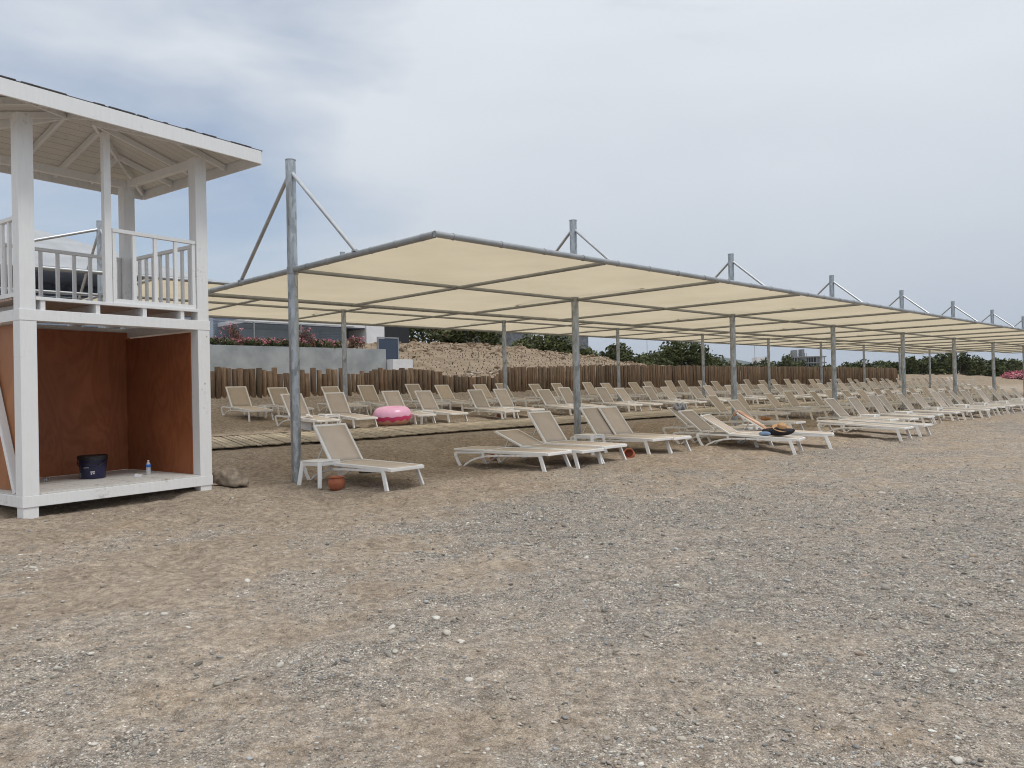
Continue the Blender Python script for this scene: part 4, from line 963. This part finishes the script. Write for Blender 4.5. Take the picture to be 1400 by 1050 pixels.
# pts: column, height above the eye level in pixels at that distance
hill('hills', 'far wooded hills', [(300, 14), (700, 30), (880, 34), (930, 36), (975, 42), (1000, 40), (1030, 33), (1050, 40), (1075, 38), (1100, 33), (1150, 22), (1200, 15), (1300, 14), (1500, 16), (1900, 20)], 2400, 900, 4)

# ------------------------------------------------------------------ vegetation
def foliage(mb, c, rad, n, size, bright=(0, 1), shell=.55, flat=1.0):
    for _ in range(n):
        v = Vector((random.gauss(0, 1), random.gauss(0, 1), random.gauss(0, 1))).normalized(); r_ = shell + (1-shell)*random.random()
        if random.random() < .2: r_ *= random.uniform(.8, 1.16)
        p = Vector(c) + Vector((v.x*rad[0]*r_, v.y*rad[1]*r_, v.z*rad[2]*r_))
        a = Vector((random.gauss(0, 1), random.gauss(0, 1), random.gauss(0, .7))).normalized(); b_ = a.cross(Vector((random.gauss(0, 1), random.gauss(0, 1), random.gauss(0, 1)))).normalized()
        s = size*random.uniform(.5, 1.4); k = random.uniform(*bright)
        mb.add([p-a*s, p+b_*s*.45+a*s*.1, p+a*s, p-b_*s*.45-a*s*.1], [(0, 1, 2, 3)], (k, k, k))
def shrub(name, label, cat, loc, w, h, nl, dens, size, m_, group=None, trunk=True, depth=None, flowers=None, wind=0.0):
    root = thing(name, label, cat, loc, group=group); depth = depth or w
    mb = MB(); tk = MB()
    for k in range(nl):
        u = random.uniform(-1, 1); vv = random.uniform(-1, 1)*.8; top = h*(1-.5*u*u)*random.uniform(.62, 1.0)
        lr = Vector((w*.5*random.uniform(.3, .48), depth*.5*random.uniform(.35, .5), h*random.uniform(.18, .30)))
        c = Vector((u*(w*.5-lr.x*.6), vv*(depth*.5-lr.y*.5), max(lr.z*.8, top-lr.z))); kb = random.uniform(0, .35)
        foliage(mb, c, lr, dens, size, (kb, kb+.65))
        if trunk and random.random() < .7:
            b0 = Vector((c.x*.25, c.y*.25, -.3)); md_ = (b0+c)/2 + Vector((random.gauss(0, .1), random.gauss(0, .1), 0)); tk.tube([b0, md_, c], [.012*h+.04, .009*h+.03, .01], 6, tint=None)
    mb.build('crown', m_, root)
    if trunk and tk.v: tk.build('trunk', M['bark'], root, smooth=True)
    if flowers:
        fm, nf, fs = flowers; mb = MB()
        for _ in range(nf):
            u = random.uniform(-1, 1); c = Vector((u*w*.48, random.uniform(-.5, .5)*depth, h*random.uniform(.45, .98)*(1-.25*u*u))); foliage(mb, c, (fs*1.6, fs*1.6, fs*1.6), 5, fs)
        mb.build('blossom', M[fm], root)
    return root
def at(px, D, dz=0):
    X = (px-CX)/F*D; t, q = TQ((X, D)); return Vector((X, D, float(terr(t, q, False))+dz))
random.seed(11)
G = 'shrubs and trees along the dune crest'
shrub('oleander_bush', 'reddish green oleander beside the dark annex on the dune', 'bush', at(575, 51, -.3), 5.2, 2.9, 16, 110, .16, M['leaf2'], G, flowers=('redleaf', 30, .14))
shrub('oleander_bush', 'low pink flecked oleander in the gap left of the stone house', 'bush', at(612, 53, -.3), 3.6, 2.0, 10, 110, .15, M['leaf2'], G, flowers=('redleaf', 36, .14))
shrub('oleander_bush', 'large dark oleander with red leaves before the stone house', 'bush', at(642, 52, -.3), 4.6, 3.0, 16, 110, .16, M['leaf'], G, flowers=('redleaf', 40, .14))
shrub('green_bush', 'small bright green bush right of the stone house', 'bush', at(712, 57, -.3), 2.6, 1.7, 9, 90, .15, M['leaf2'], G)
shrub('evergreen_thicket', 'broad rounded dark evergreen thicket left of the second mast', 'bush', at(752, 63, -.9), 7.6, 3.9, 30, 150, .18, M['leaf'], G)
shrub('evergreen_thicket', 'sloping dark thicket right behind the second mast', 'bush', at(796, 66, -.9), 5.2, 3.1, 18, 130, .18, M['leaf'], G)
shrub('evergreen_bush', 'low dark bush with pointed top in the dip of the dune', 'bush', at(817, 72, -.5), 3.8, 2.1, 12, 110, .17, M['leaf'], G)
shrub('evergreen_bush', 'tall wind swept bush on the dune end with a leaning tip', 'bush', at(846, 66, -.9), 5.0, 3.6, 22, 140, .18, M['leaf2'], G)
shrub('evergreen_bush', 'low spreading green bush behind the first inland fence stretch', 'bush', at(872, 68, -1), 5.0, 2.5, 18, 120, .18, M['leaf2'], G)
shrub('evergreen_bush', 'long green bush between the spreading bush and the tall tree', 'bush', at(893, 78, -.6), 5.6, 3.4, 20, 120, .2, M['leaf2'], G)
shrub('pine_tree', 'tallest dark tree with open crown rising over the log fence', 'tree', at(934, 82, -.6), 7.2, 5.2, 34, 160, .2, M['leaf'], G)
shrub('pine_tree', 'short dark tree right of the tallest tree over the fence', 'tree', at(966, 88, -.6), 5.6, 3.5, 18, 130, .2, M['leaf'], G)
Gt = 'low trees beyond the log fence'
lbl = ['low dark tree over the fence, %s to the right of the tallest tree' % s for s in ('first', 'second', 'third', 'fourth', 'fifth', 'sixth', 'seventh', 'eighth', 'ninth', 'tenth', 'eleventh', 'twelfth')]
for i, px in enumerate([990, 1010, 1030, 1052, 1074, 1092, 1112, 1134, 1156, 1178, 1198, 1216]):
    D = random.uniform(165, 210); shrub('pine_tree', lbl[i], 'tree', at(px+random.uniform(-4, 4), D, -1.0), random.uniform(5.5, 7.5), random.uniform(5.2, 6.6) if px < 1100 else random.uniform(4.2, 5.0), 14, 70, .4, M['leaf'], Gt)
Gr = 'pines along the dune at the right'
ords = ('first', 'second', 'third', 'fourth', 'fifth', 'sixth', 'seventh', 'eighth', 'ninth', 'tenth', 'eleventh', 'twelfth', 'thirteenth', 'fourteenth', 'fifteenth', 'sixteenth')
for i, px in enumerate([1212, 1226, 1240, 1254, 1268, 1283, 1297, 1311, 1326, 1340, 1355, 1370, 1385, 1400, 1418, 1440]):
    D = random.uniform(128, 150); hh_ = float(np.interp(px, [1200, 1240, 1290, 1330, 1380, 1440], [2.4, 3.6, 5.2, 4.8, 3.6, 3.2])); w = random.uniform(3.0, 4.6)
    shrub('pine_tree', 'dark green pine, %s from the left in the belt right of the fence end' % ords[i], 'tree', at(px, D, -.3), w*1.25, hh_*random.uniform(.9, 1.12), 16, 90, .28, M['leaf'] if i % 3 else M['leaf2'], Gr)
shrub('oleander_bush', 'bright pink flowering oleander at the right edge of the dune', 'bush', at(1396, 118, -.4), 4.2, 1.7, 12, 90, .2, M['leaf2'], None, flowers=('pinkflower', 150, .2))
# flower bed on the terrace
random.seed(5); Gf = 'plants in the terrace flower bed'; k = 0
kinds = {5: 'x'}
spots = [(286, .42, 0), (300, .4, 1), (318, 1.15, 2), (338, .4, 1), (352, .45, 1), (368, .5, 0), (382, .42, 1), (396, .4, 1), (418, 1.05, 2), (432, .42, 1), (446, .45, 1), (462, .5, 0), (487, .75, 2)]
nm = [('green_shrub', 'leaf2', None), ('geranium', 'leaf2', ('pinkflower', 60, .036)), ('oleander_bush', 'redleaf', ('pinkflower', 22, .045))]
labs = ['round green shrub at the left end of the flower bed', 'low pink flowers left of the tall reddish bush', 'tall reddish flowering bush left in the flower bed', 'low pink flowers right of the left tall bush', 'second patch of low pink flowers right of the left tall bush', 'bright green shrub in the flower bed left of the tall mast', 'low pink flowers just left of the tall mast', 'low pink flowers hidden partly by the tall mast', 'tall reddish flowering bush just right of the tall mast', 'low pink flowers right of the right tall bush', 'second patch of pink flowers right of the right tall bush', 'round green shrub in the flower bed near the inland mast', 'brown red leafy bush at the right end of the flower bed']
for (px, h_, kd), lb in zip(spots, labs):
    dd = ray(px, 475); 
    # intersect with the plane q = 20.55
    tq0 = TQ((0, 0)); s = (20.55+12)/(-(dd.x*CT-dd.y*ST)); P_ = dd*s; t_, q_ = TQ(P_)
    n_, mm, fl = nm[kd]; shrub(n_, lb, 'plant', W(t_, 20.55, EYE+2.14), (.62, 1.9, 1.0)[kd], h_*(1.15 if kd == 1 else 1), (8, 18, 12)[kd], 60, .05, M[mm], Gf, trunk=kd == 2, depth=.5, flowers=fl)
# stubble grid on the dune face, rubble on its crest: nobody could count these
mb = MB(); random.seed(3)
for t in np.arange(23.5, 52, .30):
    for q in np.arange(17.0, 23.6, .42):
        if random.random() < .85:
            tt, qq = t+random.uniform(-.08, .08), q+random.uniform(-.08, .08); z = gz(tt, qq); h_ = random.uniform(.04, .09)
            mb.bar(W(tt, qq, z-.03), W(tt+random.uniform(-.05, .05), qq+random.uniform(-.05, .05), z+h_), .04, .022)
tag(mb.build('dry_grass_stubble', M['straw_tuft']), 'rows of dry stubble planted on the dune face', kind='stuff')
n = 2600; t = rng.uniform(24, 60, n); q = rng.normal(24, 1.6, n); cr = np.interp(t, CTt, CTz)
pos = W_ = np.stack([t*ST-(12+q)*CT, t*CT+(12+q)*ST, terr(t, q)-.02], -1)
RP = np.array([(.32, .235, .16), (.25, .18, .12), (.40, .31, .22), (.17, .12, .08)])
pebbles('dune_rubble', pos, np.minimum(.08*np.exp(rng.normal(0, .55, n)), .2), IV, IF, 'tan rubble stones along the crest of the dune', (.5, .9), RP, np.array([.35, .3, .2, .15]), sink=.1, smooth=False, jt=.35)
n = 260; t = rng.uniform(24, 40, n); q = rng.normal(17.6, .25, n)+.03*(t-24)
pos = np.stack([t*ST-(12+q)*CT, t*CT+(12+q)*ST, terr(t, q)], -1)
pebbles('dune_foot_rubble', pos, .07*np.exp(rng.normal(0, .4, n)), IV, IF, 'line of broken rubble along the foot of the dune', (.4, .8), np.array([(.5, .45, .38), (.25, .19, .14)]), np.array([.4, .6]))

# ------------------------------------------------------------------ air
HZ = bpy.data.materials.new('sea_haze'); HZ.use_nodes = True; nt = HZ.node_tree; nt.nodes.clear()
o_ = nt.nodes.new('ShaderNodeOutputMaterial'); pv = nt.nodes.new('ShaderNodeVolumePrincipled'); pv.inputs['Color'].default_value = (.80, .86, .95, 1); pv.inputs['Density'].default_value = HAZE = .00013
nt.links.new(pv.outputs[0], o_.inputs['Volume'])
mb = MB(); mb.box((0, 0, 115), (14500, 14500, 270)); hz_ = mb.build('haze', HZ); tag(hz_, 'thin sea haze', kind='stuff')
# ------------------------------------------------------------------ sky and light
SUN_EL, SUN_AZ = R(62), R(115)      # azimuth clockwise from +Y
wd = bpy.data.worlds.new('World'); sc.world = wd; wd.use_nodes = True; nt = wd.node_tree
bg = nt.nodes['Background']; sky = nt.nodes.new('ShaderNodeTexSky'); sky.sky_type = 'NISHITA'; sky.sun_disc = False; sky.sun_elevation = SUN_EL; sky.sun_rotation = SUN_AZ; sky.air_density = 1.0; sky.dust_density = 1.5; sky.ozone_density = 1.5
tc = nt.nodes.new('ShaderNodeTexCoord'); mp = nt.nodes.new('ShaderNodeMapping'); mp.inputs['Scale'].default_value = (1, 1, 3.2); nt.links.new(tc.outputs['Generated'], mp.inputs['Vector'])
n1 = noise(nt, mp.outputs[0], 1.5, 5, .5, .35); n2 = noise(nt, mp.outputs[0], 4.2, 6, .52, .5)
sx = nt.nodes.new('ShaderNodeSeparateXYZ'); nt.links.new(tc.outputs['Generated'], sx.inputs[0])
# a clear break low in the sky over the land at the left
brk_ = nd(nt, 'ShaderNodeVectorMath', operation='DOT_PRODUCT'); nt.links.new(tc.outputs['Generated'], brk_.inputs[0]); bd = Vector((-.42, .88, .17)).normalized(); brk_.inputs[1].default_value = bd
blue = ramp(nt, brk_.outputs['Value'], [(.90, (0, 0, 0)), (1.0, (1, 1, 1))])
f = math_(nt, 'ADD', math_(nt, 'MULTIPLY', n1, .72), math_(nt, 'MULTIPLY', n2, .28))
f = math_(nt, 'SUBTRACT', f, math_(nt, 'MULTIPLY', blue, .27))
cov = ramp(nt, f, [(.16, (.12, .12, .12)), (.46, (1, 1, 1))])
el = ramp(nt, sx.outputs['Z'], [(0, (3.95, 4.5, 5.25)), (.12, (4.35, 4.8, 5.4)), (.35, (5.35, 5.7, 6.15)), (1, (8.2, 8.4, 8.5))])
shade = ramp(nt, n1, [(.3, (.93, .94, .955)), (.7, (1.07, 1.06, 1.05))])
cl = mixc(nt, 1.0, el, shade, 'MULTIPLY')
nt.links.new(mixc(nt, cov, sky.outputs[0], cl), bg.inputs['Color']); bg.inputs['Strength'].default_value = .1
sl_ = bpy.data.lights.new('sun', 'SUN'); sl_.energy = 1.1; sl_.angle = R(14); sl_.color = (1, .96, .9)
so = bpy.data.objects.new('sun', sl_); COL.objects.link(so)
sd = Vector((math.sin(SUN_AZ)*math.cos(SUN_EL), math.cos(SUN_AZ)*math.cos(SUN_EL), math.sin(SUN_EL)))
so.rotation_euler = sd.to_track_quat('Z', 'Y').to_euler()
sc.view_settings.view_transform = 'Standard'; sc.view_settings.look = 'None'; sc.view_settings.exposure = .42; sc.view_settings.gamma = 1
sc.cycles.filter_width = 1.05; sc.cycles.max_bounces = 6; sc.cycles.transparent_max_bounces = 12
